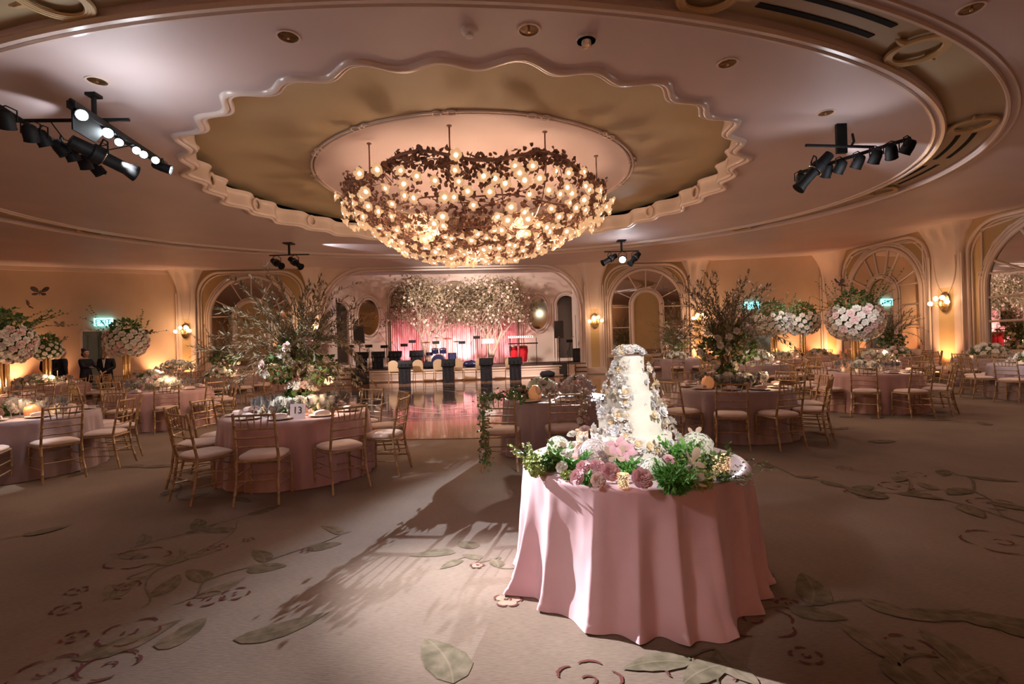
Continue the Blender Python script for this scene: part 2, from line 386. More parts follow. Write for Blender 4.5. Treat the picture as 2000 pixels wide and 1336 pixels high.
fvine([G(1500, 1200), G(1570, 1175), G(1680, 1180), G(1780, 1190), G(1890, 1200), G(1980, 1240)], fr, 6, .36)
fvine([G(1460, 895), G(1560, 930), G(1640, 950), G(1760, 965), G(1880, 955)], fr, 6, .3)
fvine([G(1820, 915), G(1890, 930), G(1905, 960), G(1970, 1010)], fr, 4, .34)
fvine([G(1700, 1290), G(1780, 1290), G(1900, 1300), G(1990, 1336)], fr, 5, .36)
fvine([G(1320, 1290), G(1390, 1280), G(1420, 1330)], fr, 3, .34); fleaf(*G(1470, 1135), .1, .2, .07, 1)
for q in range(70):
    x, y = fr.uniform(-14, 13), fr.uniform(-2, 16)
    if abs(x) < 6 and y < 4.6 and y > 1.5: continue
    t = fr.random()
    if t < .45:
        a = fr.random() * 6.28; fvine([(x, y), (x + cos(a) * .8, y + sin(a) * .8), (x + cos(a + .5) * 1.6, y + sin(a + .5) * 1.6), (x + cos(a + .9) * 2.2, y + sin(a + .9) * 2.2)], fr, 5, .32)
    elif t < .75: fflower(x, y, fr.uniform(.2, .5), fr, False)
    else: fleaf(x, y, fr.random() * 6.28, fr.uniform(.3, .5), fr.uniform(.08, .14), fr.choice((1, 2)))
struct('floor', fl, [M['carpet'], M['c_leaf'], M['c_leaf2'], M['c_red'], M['c_pink']], smooth=False)

# ---- glossy dance floor, set in the carpet
df = MB(); dp = [(-2.9, 8.5), (3.2, 8.25), (4.1, 10.5), (4.0, 22.2), (-8.9, 22.2), (-6.8, 15)]
df.add([(x, y, .0) for x, y in dp] + [(x, y, .012) for x, y in dp], [(6, 7, 8, 9, 10, 11)] + [(i, (i + 1) % 6, (i + 1) % 6 + 6, i + 6) for i in range(6)], 0)
o = build('dance_floor', df, [M['dance']], smooth=False); tag(o, 'glossy wooden dance floor laid in the carpet in front of the stage', 'dance floor')
dd = MB(); dr = random.Random(5)
def dstrip(pts, w, mi, z):
    vs = []; k = len(pts)
    for i, p in enumerate(pts):
        a, b = pts[max(i - 1, 0)], pts[min(i + 1, k - 1)]; tx, ty = b[0] - a[0], b[1] - a[1]; L = math.hypot(tx, ty) or 1
        ww = w * (.2 + .8 * sin(pi * i / (k - 1))) / 2; vs += [(p[0] - ty / L * ww, p[1] + tx / L * ww, z), (p[0] + ty / L * ww, p[1] - tx / L * ww, z)]
    dd.add(vs, [(2 * i, 2 * i + 1, 2 * i + 3, 2 * i + 2) for i in range(k - 1)], mi)
cxd, cyd = -2.2, 15.0
dd.add([(cxd + cos(2 * pi * j / 64) * 4.1, cyd + sin(2 * pi * j / 64) * 4.6, .013) for j in range(64)], [tuple(range(64))], 1)
for j in range(26):
    a = 2 * pi * j / 26; r0 = 1.2 if j % 2 else 2.4
    dstrip([(cxd + cos(a + t * .09) * (r0 + t * .2), cyd + sin(a + t * .09) * (r0 + t * .2)) for t in range(10)], .12, 0, .0145)
    dstrip([(cxd + cos(a - t * .12) * (r0 + 1.6 + .25 * sin(t * .5)), cyd + sin(a - t * .12) * (r0 + 1.6 + .25 * sin(t * .5))) for t in range(8)], .07, 0, .0155)
build('scroll_decal', dd, [M['decal'], M['decal_dark']], o, smooth=False)['label'] = 'dark round decal with white scrolls'

# ---- ceiling
ce = MB(); NT = 288
def ell(a, b, t): return (ECX + a * cos(t), ECY + b * sin(t))
def rect(t):
    dx, dy = cos(t), sin(t); k = 1e9
    for lim, d, c in ((18.5, dx, ECX), (-26, dx, ECX), (29, dy, ECY), (-7.5, dy, ECY)):
        if abs(d) > 1e-6 and (lim - c) / d > 0: k = min(k, (lim - c) / d)
    return (ECX + dx * k, ECY + dy * k)
SCX, SCY = -.83, 12.35
def scal(t, dr_=0):
    r = 5.80 + .105 * cos(36 * t) + .05 * cos(18 * t) + dr_
    return (SCX + r * cos(t), SCY + r * sin(t))
TS = [2 * pi * i / NT for i in range(NT)]
def loft(mb, rows, mi=0):
    o = len(mb.v); n = len(rows[0])
    for r in rows: mb.v += [tuple(p) for p in r]
    for i in range(len(rows) - 1):
        for j in range(n):
            mb.f.append((o + i * n + j, o + i * n + (j + 1) % n, o + (i + 1) * n + (j + 1) % n, o + (i + 1) * n + j)); mb.m.append(mi)
A0, B0, A1, B1 = 10.75, 7.62, 11.6, 8.22
z3 = lambda ps, z: [(x, y, z) for x, y in ps]
loft(ce, [z3([rect(t) for t in TS], HC), z3([ell(A1, B1, t) for t in TS], HC)], 0)
loft(ce, [z3([ell(A1, B1, t) for t in TS], HC), z3([ell(A1, B1, t) for t in TS], HC + .10)], 0)
loft(ce, [z3([ell(A1, B1, t) for t in TS], HC + .10), z3([ell(A0, B0, t) for t in TS], HC + .10)], 1)
loft(ce, [z3([ell(A0, B0, t) for t in TS], HC + .10), z3([ell(A0, B0, t) for t in TS], HC)], 0)
loft(ce, [z3([ell(A0, B0, t) for t in TS], HC), z3([scal(t, .16) for t in TS], HC)], 0)
struct('ceiling', ce, [M['ceiling'], M['ceiling_tan']], smooth=30)
# scalloped lip and fascia of the central recess
lip = MB()
TS2 = [2 * pi * i / 576 for i in range(576)]
rows = [(.17, 0), (.15, -.035), (.11, -.05), (.07, -.035), (.05, .0), (.03, -.012), (0, -.012), (-.02, .01), (-.02, .05), (.02, .16), (.03, .26), (.0, .35), (-.03, .37), (-.03, .39), (.05, .39)]
loft(lip, [z3([scal(t, d) for t in TS2], HC + z) for d, z in rows], 0)
struct('trim_1', lip, [M['gloss_trim']], smooth=60)
up = MB(); RGX, RGY = -.80, 12.9
circ = lambda r, cx=SCX, cy=SCY: [(cx + r * cos(t), cy + r * sin(t)) for t in TS]
loft(up, [z3(circ(6.18), HC + .37), z3(circ(6.8), HC + .38), z3(circ(6.8), HC + .55), z3(circ(6.15), HC + .56)], 2)  # black cove walls: shade of the gap put into the colour
loft(up, [z3(circ(6.15), HC + .56), z3(circ(3.82, RGX, RGY), HC + .57)], 0)
dome = [(3.8, .57), (3.75, .59), (3.4, .67), (2.6, .76), (1.6, .82), (.02, .85)]
loft(up, [z3(circ(r, RGX, RGY), HC + z) for r, z in dome], 1)
struct('ceiling', up, [M['ceiling_tan'], M['ceiling'], M['slot']], smooth=50)
tr = MB()
for rr_ in (3.78, 3.86): tr.ring([(RGX + rr_ * cos(t), RGY + rr_ * sin(t), HC + .555) for t in TS[::2]], .028, 6)
for k in range(14):
    a = 2 * pi * k / 14 + .15
    for s_ in (-1, 1):
        c = Vector((RGX + 3.84 * cos(a + s_ * .035), RGY + 3.84 * sin(a + s_ * .035), HC + .545))
        tr.ring([c + Vector((cos(q) * .085, sin(q) * .085, 0)) for q in [2 * pi * j / 12 for j in range(12)]], .02, 5)
struct('trim_2', tr, [M['plaster']])
tr = MB()
for off, r_ in ((-.02, .05), (.10, .03)):
    tr.ring([(*ell(A0 - .05 - off, B0 - .05 - off, t), HC - .005) for t in TS], r_, 6)
struct('trim_3', tr, [M['gloss_trim']])
tr = MB()
for off, r_ in ((0, .035), (.12, .02)):
    tr.ring([(*ell(A1 + .04 + off, B1 + .04 + off, t), HC - .002) for t in TS], r_, 6)
struct('trim_4', tr, [M['plaster']])
# ribbon rings on the tan band and on the fascia
def ring_orn(c, r, T, name='trim_5'):
    mb = MB(); 
    for k, (q, w) in enumerate(((r, .03), (r * .82, .02), (r * .9, .025))): mb.ring([T @ Vector((cos(a) * q, sin(a) * q, 0)) for a in [2 * pi * j / 28 for j in range(28)]], w, 6)
    return mb
orn = MB()
def t_of(px, py):
    q = at_z(px, py, HC + .1); return math.atan2((q.y - ECY) / 7.92, (q.x - ECX) / 11.17)
for t in [t_of(*q) for q in ((1345, 8), (1745, 105), (1888, 240), (1795, 368), (1540, 452), (1290, 486), (140, 6), (145, 452), (455, 494), (-60, 395))]:
    x, y = ell((A0 + A1) / 2, (B0 + B1) / 2, t)
    orn.merge(ring_orn(None, .33, Matrix.Translation((x, y, HC + .04)) @ Matrix.Diagonal((1, 1, 1, 1))))
    for s_ in (-1, 1):
        dx, dy = ell((A0 + A1) / 2, (B0 + B1) / 2, t + s_ * .05); orn.tube([(x + (dx - x) * .6, y + (dy - y) * .6, HC + .06), ((x + dx) / 2 + (dx - x) * .35, (y + dy) / 2 + (dy - y) * .35, HC + .045), (dx, dy, HC + .06)], [.05, .03, .015], 6)
struct('trim_5', orn, [M['pilaster_gold']])
orn = MB()
for k in range(18):
    t = 2 * pi * (k + .5) / 18; x, y = scal(t, -.05); N_ = Vector((cos(t), sin(t), 0))
    T = align((x, y, HC + .22), N_); orn.merge(ring_orn(None, .15, T))
struct('trim_6', orn, [M['plaster']])

# ---- walls: a prism per run of the wall line
def wall_T(p0, p1):
    d = Vector((p1[0] - p0[0], p1[1] - p0[1], 0)); L = d.length; d.normalize(); n = Vector((-d.y, d.x, 0))   # n points out of the room
    T = Matrix(((d.x, n.x, 0, p0[0]), (d.y, n.y, 0, p0[1]), (0, 0, 1, 0), (0, 0, 0, 1)))
    return T, L
def wall(name, p0, p1, m, h=HC, th=.25):
    T, L = wall_T(p0, p1); b = MB(); b.prism([(0, 0), (L, 0), (L, h), (0, h)], th, 0, T); return struct(name, b, [m], smooth=False)
T_L, L_L = wall_T(PL[0], PL[1])
# left wall with a doorway
b = MB(); d0, d1, dh = None, None, 2.55
def along(T, px, py_=690):
    "distance along a wall seen at px"
    o0 = T.to_translation(); d = T.col[0].xyz; a, _ = ray(px, py_)
    # o0 + s d = (a y, y)
    s = (a * o0.y - o0.x) / (d.x - a * d.y); return s
d0, d1 = along(T_L, 157), along(T_L, 204)
b.prism([(0, 0), (d0, 0), (d0, HC), (0, HC)], .25, 0, T_L); b.prism([(d1, 0), (L_L, 0), (L_L, HC), (d1, HC)], .25, 0, T_L); b.prism([(d0, dh), (d1, dh), (d1, HC), (d0, HC)], .25, 0, T_L)
struct('wall_left', b, [M['wall']], smooth=False)
b = MB(); b.prism([(d0 + .04, 0), (d1 - .04, 0), (d1 - .04, dh - .04), (d0 + .04, dh - .04)], .05, 0, T_L @ Matrix.Translation((0, .14, 0)))
dr1 = struct('door_1', b, [M['door_teal']], smooth=False)
b = MB()
for q in ((d0, d0 + .06, 0, dh), (d1 - .06, d1, 0, dh), (d0, d1, dh - .06, dh)): b.prism([(q[0], q[2]), (q[1], q[2]), (q[1], q[3]), (q[0], q[3])], .16, 0, T_L @ Matrix.Translation((0, -.03, 0)))
build('door_frame', b, [M['plaster']], dr1, smooth=False)
b = MB()
for z0, z1 in ((.25, 1.0), (1.15, 2.3)):
    for w_ in (0, .012):
        for q in ((d0 + .2, d1 - .2, z0, z0 + .03), (d0 + .2, d1 - .2, z1 - .03, z1), (d0 + .2, d0 + .23, z0, z1), (d1 - .23, d1 - .2, z0, z1)): b.prism([(q[0], q[2]), (q[1], q[2]), (q[1], q[3]), (q[0], q[3])], .02, 0, T_L @ Matrix.Translation((0, .125, 0)))
build('door_panel_moulding', b, [M['door_teal']], dr1, smooth=False)
b = MB(); b.tube([T_L @ Vector((d1 - .16, .12, 1.05)), T_L @ Vector((d1 - .16, .07, 1.05)), T_L @ Vector((d1 - .30, .07, 1.05))], .014, 8); build('door_handle', b, [M['brass']], dr1)
b = MB(); b.prism([(0, HC - .16), (L_L, HC - .16), (L_L, HC), (0, HC)], .06, 0, T_L @ Matrix.Translation((0, -.06, 0)))
struct('trim_7', b, [M['plaster']], smooth=False)
wall('wall_right', PL[8], PL[9], M['wall'])
T_R, L_R = wall_T(PL[8], PL[9])
# grey opening/door behind the willow tree on the right wall
d0, d1 = along(T_R, 1452), along(T_R, 1512); b = MB(); b.prism([(d0, 0), (d1, 0), (d1, 2.35), (d0, 2.35)], .05, 0, T_R @ Matrix.Translation((0, -.02, 0)))
dr2 = struct('door_2', b, [M['door_teal']], smooth=False)
b = MB()
for q in ((d0 - .08, d0, 0, 2.43), (d1, d1 + .08, 0, 2.43), (d0, d1, 2.35, 2.43)): b.prism([(q[0], q[2]), (q[1], q[2]), (q[1], q[3]), (q[0], q[3])], .07, 0, T_R @ Matrix.Translation((0, -.05, 0)))
build('door_frame', b, [M['plaster']], dr2, smooth=False)
# unseen sides of the room, which only close it
wall('wall_side_left', (-25, -7), (-25, 17.6), M['wall']); wall('wall_side_right', PL[15], PL[16], M['wall']); wall('wall_rear', (17.3, -7), (-25, -7), M['wall'])

def arc(cx, cz, r, a0, a1, n=24, rz=None): return [(cx + r * cos(a0 + (a1 - a0) * i / n), cz + (rz or r) * sin(a0 + (a1 - a0) * i / n)) for i in range(n + 1)]
def archpts(c, w, zb, zt, n=28):
    "arch outline from foot to foot; semicircular head"
    r = w / 2; return [(c - r, zb)] + arc(c, zt - r, r, pi, 0, n) + [(c + r, zb)]
def frame_tube(mb, pts, T, r, y=0, n=8): mb.tube([T @ Vector((x, y, z)) for x, z in pts], r, n)

def bay(name, p0, p1, inner_tan=True, big=1.0, spandrels=False, label=''):
    T, L = wall_T(p0, p1); c = L / 2
    b = MB(); b.prism([(0, 0), (L, 0), (L, HC), (0, HC)], .25, 0, T)
    wl = struct('wall_' + name, b, [M['wall_tan'] if not spandrels else M['pilaster_gold']], smooth=False)
    W = min(L * .84, 3.6) * big; zt = HC - .32; zb = .85
    m = thing('arched_mirror', label, 'mirror', tuple(T @ Vector((c, 0, 0))), math.atan2(T.col[0].y, T.col[0].x))
    Ti = Matrix.Translation((-c, 0, 0))
    ap = archpts(c, W, zb, zt)
    g = MB(); g.prism(ap, .02, 0, Ti @ Matrix.Translation((0, -.03, 0))); build('mirror_glass', g, [M['mirror']], m, smooth=False)
    f = MB(); frame_tube(f, ap + [ap[0]], Ti, .07, -.05); frame_tube(f, archpts(c, W + .26, zb, zt + .13), Ti, .05, -.02); frame_tube(f, archpts(c, W + .46, 0.02, zt + .22), Ti, .035, -.02)
    f.prism([(c - W / 2 - .2, zb - .14), (c + W / 2 + .2, zb - .14), (c + W / 2 + .2, zb), (c - W / 2 - .2, zb)], .14, 0, Ti @ Matrix.Translation((0, -.14, 0)))
    build('frame', f, [M['plaster']], m)
    wi = W * .40; zti = zt - W * .30; ri = wi / 2
    ip = archpts(c, wi, zb, zti)
    if inner_tan:
        q = MB(); q.prism(ip, .03, 0, Ti @ Matrix.Translation((0, -.075, 0))); build('tan_panel', q, [M['wall_tan']], m, smooth=False)
        q = MB(); q.prism([(c - ri * .9, zb), (c + ri * .9, zb), (c + ri * .9, zb + .22), (c - ri * .9, zb + .22)], .1, 0, Ti @ Matrix.Translation((0, -.17, 0))); build('ledge', q, [M['bark']], m, smooth=False)
    q = MB(); frame_tube(q, ip, Ti, .085 if inner_tan else .09, -.08); frame_tube(q, archpts(c, wi + .26, zb, zti + .13), Ti, .03, -.05); build('inner_arch', q, [M['plaster']], m)
    zc = zti - ri
    for a in [R(x) for x in (26, 60, 90, 120, 154) if inner_tan or x != 90] + ([] if inner_tan else [R(78), R(102)]):
        q = MB(); q.tube([Ti @ Vector((c + cos(a) * ri, -.045, zc + sin(a) * ri)), Ti @ Vector((c + cos(a) * W / 2, -.045, zt - W / 2 + sin(a) * W / 2))], .022 if inner_tan else .04, 6); build('muntin', q, [M['plaster']], m)
    for z in ((3.05, 2.1) if inner_tan else (3.3, 2.55, 1.8)):
        for s_ in (-1, 1): q = MB(); q.tube([Ti @ Vector((c + s_ * ri, -.045, z)), Ti @ Vector((c + s_ * W / 2, -.045, z))], .022 if inner_tan else .04, 6); build('muntin', q, [M['plaster']], m)
    # opening arch mouldings of the bay itself
    t = MB(); e = MB()
    pts = [(.06, 0), (.06, HC - 1.1)] + arc(.06 + 1.0, HC - 1.1, 1.0, pi, pi / 2, 10) + arc(L - 1.06, HC - 1.1, 1.0, pi / 2, 0, 10) + [(L - .06, 0)]
    frame_tube(t, pts, T, .06, -.03); frame_tube(t, [(x + (.12 if x < c else -.12), z - (.1 if z > 3 else 0)) for x, z in pts], T, .03, -.02)
    struct('trim_8', t, [M['plaster']])
    if spandrels:
        for s_ in (-1, 1):
            x = lambda u: c + s_ * u
            sp = [(x(W / 2 + .12), 3.55), (x(W / 2 + .10), 4.72), (x(W * .18), 4.92), (x(W * .12), 4.86), (x(W * .32), 4.66), (x(W * .44), 4.25), (x(W / 2 + .02), 3.62)]
            t2 = MB(); t2.prism(sp if s_ > 0 else sp[::-1], .03, 0, T @ Matrix.Translation((0, -.03, 0))); struct('trim_9', t2, [M['wall_tan']], smooth=False)
            t3 = MB(); t3.ring([T @ Vector((a, -.04, z)) for a, z in sp], .03, 6)
            t3.ring([T @ Vector((x(W / 2 + .16) + cos(a) * .09, -.03, 3.3 + sin(a) * .09)) for a in [2 * pi * j / 14 for j in range(14)]], .025, 6); struct('trim_9', t3, [M['gloss_trim']])
    return m
bay('bay_left', PL[2], PL[3], label='arched mirror with tan centre panel behind the left mid tables')
bay('bay_stage_right', PL[6], PL[7], label='arched mirror with tan centre panel, behind the wedding cake')
bay('bay_right_far', PL[10], PL[11], False, 1.0, True, label='arched mirror in the right side wall, the farther one')
bay('bay_right_near', PL[12], PL[13], False, 1.08, True, label='arched mirror at the right edge, the nearer one, reflecting the stage trees')
bay('bay_right_last', PL[14], PL[15], False, 1.0, True, label='arched mirror in the right side wall, nearest the photographer')

# ---- pilasters that flare into the ceiling
def pilaster(p0, p1, gold=True, fan=1.0):
    T, L = wall_T(p0, p1); c = L / 2; b = MB()
    b.prism([(0, 0), (L, 0), (L, HC), (0, HC)], .25, 0, T)
    struct('wall_pilaster', b, [M['pilaster_gold']], smooth=False)
    b = MB(); rows = []; n = 18
    for i, z in enumerate([0, 1, 2, 3.0, 3.5, 3.9, 4.2, 4.45, 4.7, 4.9, 5.02, HC]):
        f = max(0, (z - 3.4) / (HC - 3.4)); w = (L / 2 - .02) * (1 - .10 * sin(pi * min(1, f * 1.1))) + fan * .55 * max(0, f - .25) ** 2.2; dp = .13 + .10 * f + .75 * max(0, f - .35) ** 2.4
        row = []
        for j in range(n + 1):
            u = -1 + 2 * j / n; hollow = .10 * f * (1 - f) * 4 * cos(u * pi / 2) ** 2 + .05 * (1 if abs(abs(u) - .86) < .06 else 0)
            y = -dp * (1 - abs(u) ** 10) * (1 if abs(u) < 1 else 0) + hollow * .8 * (1 if abs(u) < .8 else -.3)
            row.append(T @ Vector((c + u * w, min(y, .0) if abs(u) > .98 else y, z)))
        rows.append(row)
    for r in rows: b.v += [tuple(p) for p in r]
    for i in range(len(rows) - 1):
        for j in range(n): b.f.append((i * (n + 1) + j, i * (n + 1) + j + 1, (i + 1) * (n + 1) + j + 1, (i + 1) * (n + 1) + j)); b.m.append(1 if (rows[i][0].z < 3 and 4 < j < n - 5) else 0)
    struct('trim_10', b, [M['plaster'], M['pilaster_gold']], smooth=60)
    t = MB(); k = 16
    for s_ in (-1, 1):
        t.tube([T @ Vector((c + s_ * (L / 2 - .23) * max(0, 1 - (i / k) ** 2.4) ** .7, -.155 - .05 * max(0, 1 - i / 7) ** 2, 4.05 - 1.32 * (i / k))) for i in range(k + 1)], .014, 6)
        t.tube([T @ Vector((c + s_ * (L / 2 - .05), -.14, z)) for z in (0, 2, 3.4, 4.1)], .035, 6)
    struct('trim_11', t, [M['gloss_trim']])
    b = MB(); b.prism([(-.03, 0), (L + .03, 0), (L + .03, .28), (-.03, .28)], .2, 0, T @ Matrix.Translation((0, -.2, 0))); struct('baseboard_pilaster', b, [M['plaster']], smooth=False)
    return T, L
PT = {}
PT['left'] = pilaster(PL[1], PL[2]); PT['stage_left'] = pilaster(PL[3], PL[4]); PT['stage_right'] = pilaster(PL[5], PL[6])
PT['right_mid'] = pilaster(PL[7], PL[8]); PT['corner'] = pilaster(PL[9], PL[10]); PT['right'] = pilaster(PL[11], PL[12]); PT['right_near'] = pilaster(PL[13], PL[14])

# ---- stage bay
T_S, L_S = wall_T(PL[4], PL[5])     # opening line
sp0 = T_S @ Vector((0, 0, 0)); 
# curved shoulders of the opening
b = MB(); rr_ = 2.1
for s_ in (0, 1):
    pts = [(0, HC - rr_)] + arc(rr_, HC - rr_, rr_, pi, pi / 2, 16) + [(0, HC)]
    if s_: pts = [(L_S - x, z) for x, z in pts][::-1]
    b.prism(pts, .35, 0, T_S)
    b.prism([(0 if not s_ else L_S - .02, 0), (.02 if not s_ else L_S, 0), (.02 if not s_ else L_S, HC), (0 if not s_ else L_S - .02, HC)], 2.6, 0, T_S)
struct('wall_stage_opening', b, [M['stage_wall']], smooth=False)
b = MB()
pts = [(.0, 0), (.0, HC - rr_)] + arc(rr_, HC - rr_, rr_, pi, pi / 2, 14) + arc(L_S - rr_, HC - rr_, rr_, pi / 2, 0, 14) + [(L_S, 0)]
frame_tube(b, pts, T_S, .06, -.02); frame_tube(b, [(x + (.16 if x < L_S / 2 else -.16), z - (.14 if z > 3 else 0)) for x, z in pts], T_S, .035, .0)
struct('trim_12', b, [M['plaster']])
SY = 2.6                              # depth of the stage bay
TB = T_S @ Matrix.Translation((0, SY, 0))
def sx(px, py=640): return along(TB, px, py)
def sz(px, py):
    s = along(TB, px, py); p = TB @ Vector((s, 0, 0)); a, b_ = ray(px, py); return CAM_H + b_ * p.y
HS = 5.5; STG = .51
def holes_wall():
    "the back wall of the stage, cut into strips round its openings"
    b = MB(); ops = []
    def op(pc, pw, ptop, kind): ops.append((sx(pc, ptop + 20), pw, sz(pc, ptop), kind))
    return ops
pxm = (TB @ Vector((L_S / 2, 0, 0))).y / 1000.0
ops = []
for pc, wpx, ptop, kind in ((655, 46, 590, 'door'), (795, 62, 556, 'arch'), (888, 92, 548, 'arch'), (982, 58, 549, 'arch'), (1107, 38, 577, 'door')):
    ops.append((sx(pc, ptop + 40), wpx * pxm, sz(pc, ptop), kind))
b = MB(); xs = [0]
for c, w, zt, kind in ops:
    # rectangle of wall between openings
    b.prism([(xs[-1], 0), (c - w / 2, 0), (c - w / 2, HS), (xs[-1], HS)], .2, 0, TB); xs.append(c + w / 2)
    head = arc(c, zt - w / 2, w / 2, pi, 0, 24); poly = head + [(c + w / 2, HS), (c - w / 2, HS)]
    for i in range(24):
        b.prism([head[i], (head[i][0], HS), (head[i + 1][0], HS), head[i + 1]][::-1], .2, 0, TB)
b.prism([(xs[-1], 0), (L_S, 0), (L_S, HS), (xs[-1], HS)], .2, 0, TB)
struct('wall_stage', b, [M['stage_wall']], smooth=False)
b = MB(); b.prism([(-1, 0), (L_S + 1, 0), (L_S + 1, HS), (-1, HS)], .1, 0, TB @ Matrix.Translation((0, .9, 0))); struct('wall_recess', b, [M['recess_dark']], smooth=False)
b = MB(); b.prism([(ops[1][0] - 1.1, 0), (ops[3][0] + 1.1, 0), (ops[3][0] + 1.1, HS), (ops[1][0] - 1.1, HS)], .1, 0, TB @ Matrix.Translation((0, .38, 0))); struct('wall_recess', b, [M['wall']], smooth=False)
b = MB()
for c, w, zt, kind in ops:
    for g_, r_ in ((.10, .05), (.22, .03)): frame_tube(b, archpts(c, w + 2 * g_, STG, zt + g_), TB, r_, -.03)
    if kind == 'door':
        for s_ in (-1, 1): b.prism([(c + s_ * (w / 2 + .0) - .03, STG), (c + s_ * w / 2 + .03, STG), (c + s_ * w / 2 + .03, zt - w / 2), (c + s_ * w / 2 - .03, zt - w / 2)], .8, 0, TB)
b.prism([(0, STG), (L_S, STG), (L_S, STG + .16), (0, STG + .16)], .05, 0, TB @ Matrix.Translation((0, -.05, 0)))
struct('trim_13', b, [M['plaster']])
b = MB(); x0, x1, y0, y1 = T_S @ Vector((-.5, 0, 0)), T_S @ Vector((L_S + .5, 0, 0)), TB @ Vector((-.5, 1, 0)), TB @ Vector((L_S + .5, 1, 0))
b.add([(x0.x, x0.y + .3, HC), (x1.x, x1.y + .3, HC), (x1.x, x1.y + .31, HS), (x0.x, x0.y + .31, HS), (y0.x, y0.y, HS), (y1.x, y1.y, HS)], [(0, 1, 2, 3), (3, 2, 5, 4)])
struct('ceiling', b, [M['stage_wall']], smooth=False)
# oval mirrors with gilt view
for px, py, wpx, hpx, lab in ((720, 620, 40, 68, 'oval mirror on the stage wall left of the trees, beside the left speaker'), (1051, 611, 39, 64, 'oval mirror on the stage wall right of the trees, beside the right speaker')):
    c = sx(px, py); z = sz(px, py); w, h = wpx * pxm / 2, hpx * pxm / 2
    m = thing('oval_mirror', lab, 'mirror', tuple(TB @ Vector((c, -.01, z))), math.atan2(TB.col[0].y, TB.col[0].x))
    g = MB(); g.prism([(w * cos(2 * pi * j / 40), h * sin(2 * pi * j / 40)) for j in range(40)], .02, 0, Matrix.Translation((0, -.02, 0))); build('mirror_glass', g, [M['mirror_old']], m, smooth=False)
    g = MB()
    for k, q in ((1.06, .05), (1.24, .05)): g.ring([(w * k * cos(2 * pi * j / 48), -.02, h * k * sin(2 * pi * j / 48)) for j in range(48)], q, 8)
    build('frame', g, [M['plaster']], m)
# ---- stage platform, steps, curtain
def S_(px, py=700, dy=0.0):
    "point on the stage plan: pixel column, dy metres in front (negative) or behind the opening line"
    T = T_S @ Matrix.Translation((0, dy, 0)); s = along(T, px, py); return T @ Vector((s, 0, 0))
fa, fb = S_(690, 700, -1.5), S_(1122, 700, -1.5)
ga, gb = TB @ Vector((0.02, 0, 0)), TB @ Vector((L_S - .02, 0, 0))
b = MB(); n = 20
front = [fa.lerp(fb, i / n) + Vector((.04, -1, 0)) * .45 * sin(pi * i / n) for i in range(n + 1)]
left0 = S_(690, 700, .35); right0 = S_(1122, 700, .35); tl = T_S @ Vector((.05, .35, 0)); tr_ = T_S @ Vector((L_S - .05, .35, 0))
poly = front + [right0, tr_, gb, ga, tl, left0]; m_ = len(poly)
b.v = [(p.x, p.y, z) for z in (0, STG) for p in poly]
b.f = [tuple(range(m_, 2 * m_))] + [(i, (i + 1) % m_, (i + 1) % m_ + m_, i + m_) for i in range(m_)]; b.m = [1] + [0] * m_
b.tube([p + Vector((0, -.01, STG - .03)) for p in front], .035, 6); b.tube([p + Vector((0, -.02, .07)) for p in front], .04, 6); b.tube([p + Vector((0, -.008, STG - .15)) for p in front], .014, 6)
o = build('stage', b, [M['stage_wall'], M['step_carpet']], smooth=False); tag(o, 'low cream stage platform with moulded front along the far wall', 'stage')
def steps(a, b_, lab):
    t = MB()
    for k in range(3):
        z = STG * (k + 1) / 3.0 - .012; dy = -.95 + .42 * k
        p, q = S_(a, 700, dy), S_(b_, 700, dy); p2, q2 = S_(a, 700, .34), S_(b_, 700, .34)
        p2.x, q2.x = p.x, q.x
        z0 = STG * k / 3.0 - (.012 if k else 0)
        vs = [(p.x, p.y, z0), (q.x, q.y, z0), (q2.x, q2.y, z0), (p2.x, p2.y, z0)]; vs += [(x, y, z) for x, y, _ in vs]
        t.add(vs, [(0, 1, 5, 4), (1, 2, 6, 5), (2, 3, 7, 6), (3, 0, 4, 7)], 0); t.add(vs, [(4, 5, 6, 7)], 1)
        t.tube([(p.x, p.y - .01, z - .012), (q.x, q.y - .01, z - .012)], .022, 6, 1)
    o = build('stage_steps', t, [M['stage_wall'], M['step_carpet']], smooth=False); tag(o, lab, 'steps', 'steps up to the stage')
steps(629, 688, 'three cream steps up to the stage on its left side'); steps(1124, 1146, 'three cream steps up to the stage on its right side')
b = MB(); c0, c1 = sx(764), sx(1011); n = 420; rows = []
for z in (STG + .01, 1.6, 3.45):
    rows.append([TB @ Vector((c0 + (c1 - c0) * i / n, -.16 - .045 * sin(i * .9 + .8 * sin(i * .13)) - .03 * sin(i * .37), z)) for i in range(n + 1)])
for r in rows: b.v += [tuple(p) for p in r]
for i in range(2):
    for j in range(n): b.f.append((i * (n + 1) + j, i * (n + 1) + j + 1, (i + 1) * (n + 1) + j + 1, (i + 1) * (n + 1) + j)); b.m.append(0)
o = build('stage_curtain', b, M['curtain'], smooth=60); tag(o, 'pink pleated curtain lit up behind the two trees on the stage', 'curtain')
b = MB(); b.tube([TB @ Vector((c0 - .05, -.16, 3.47)), TB @ Vector((c1 + .05, -.16, 3.47))], .03, 8); build('curtain_rail', b, M['black'], o)

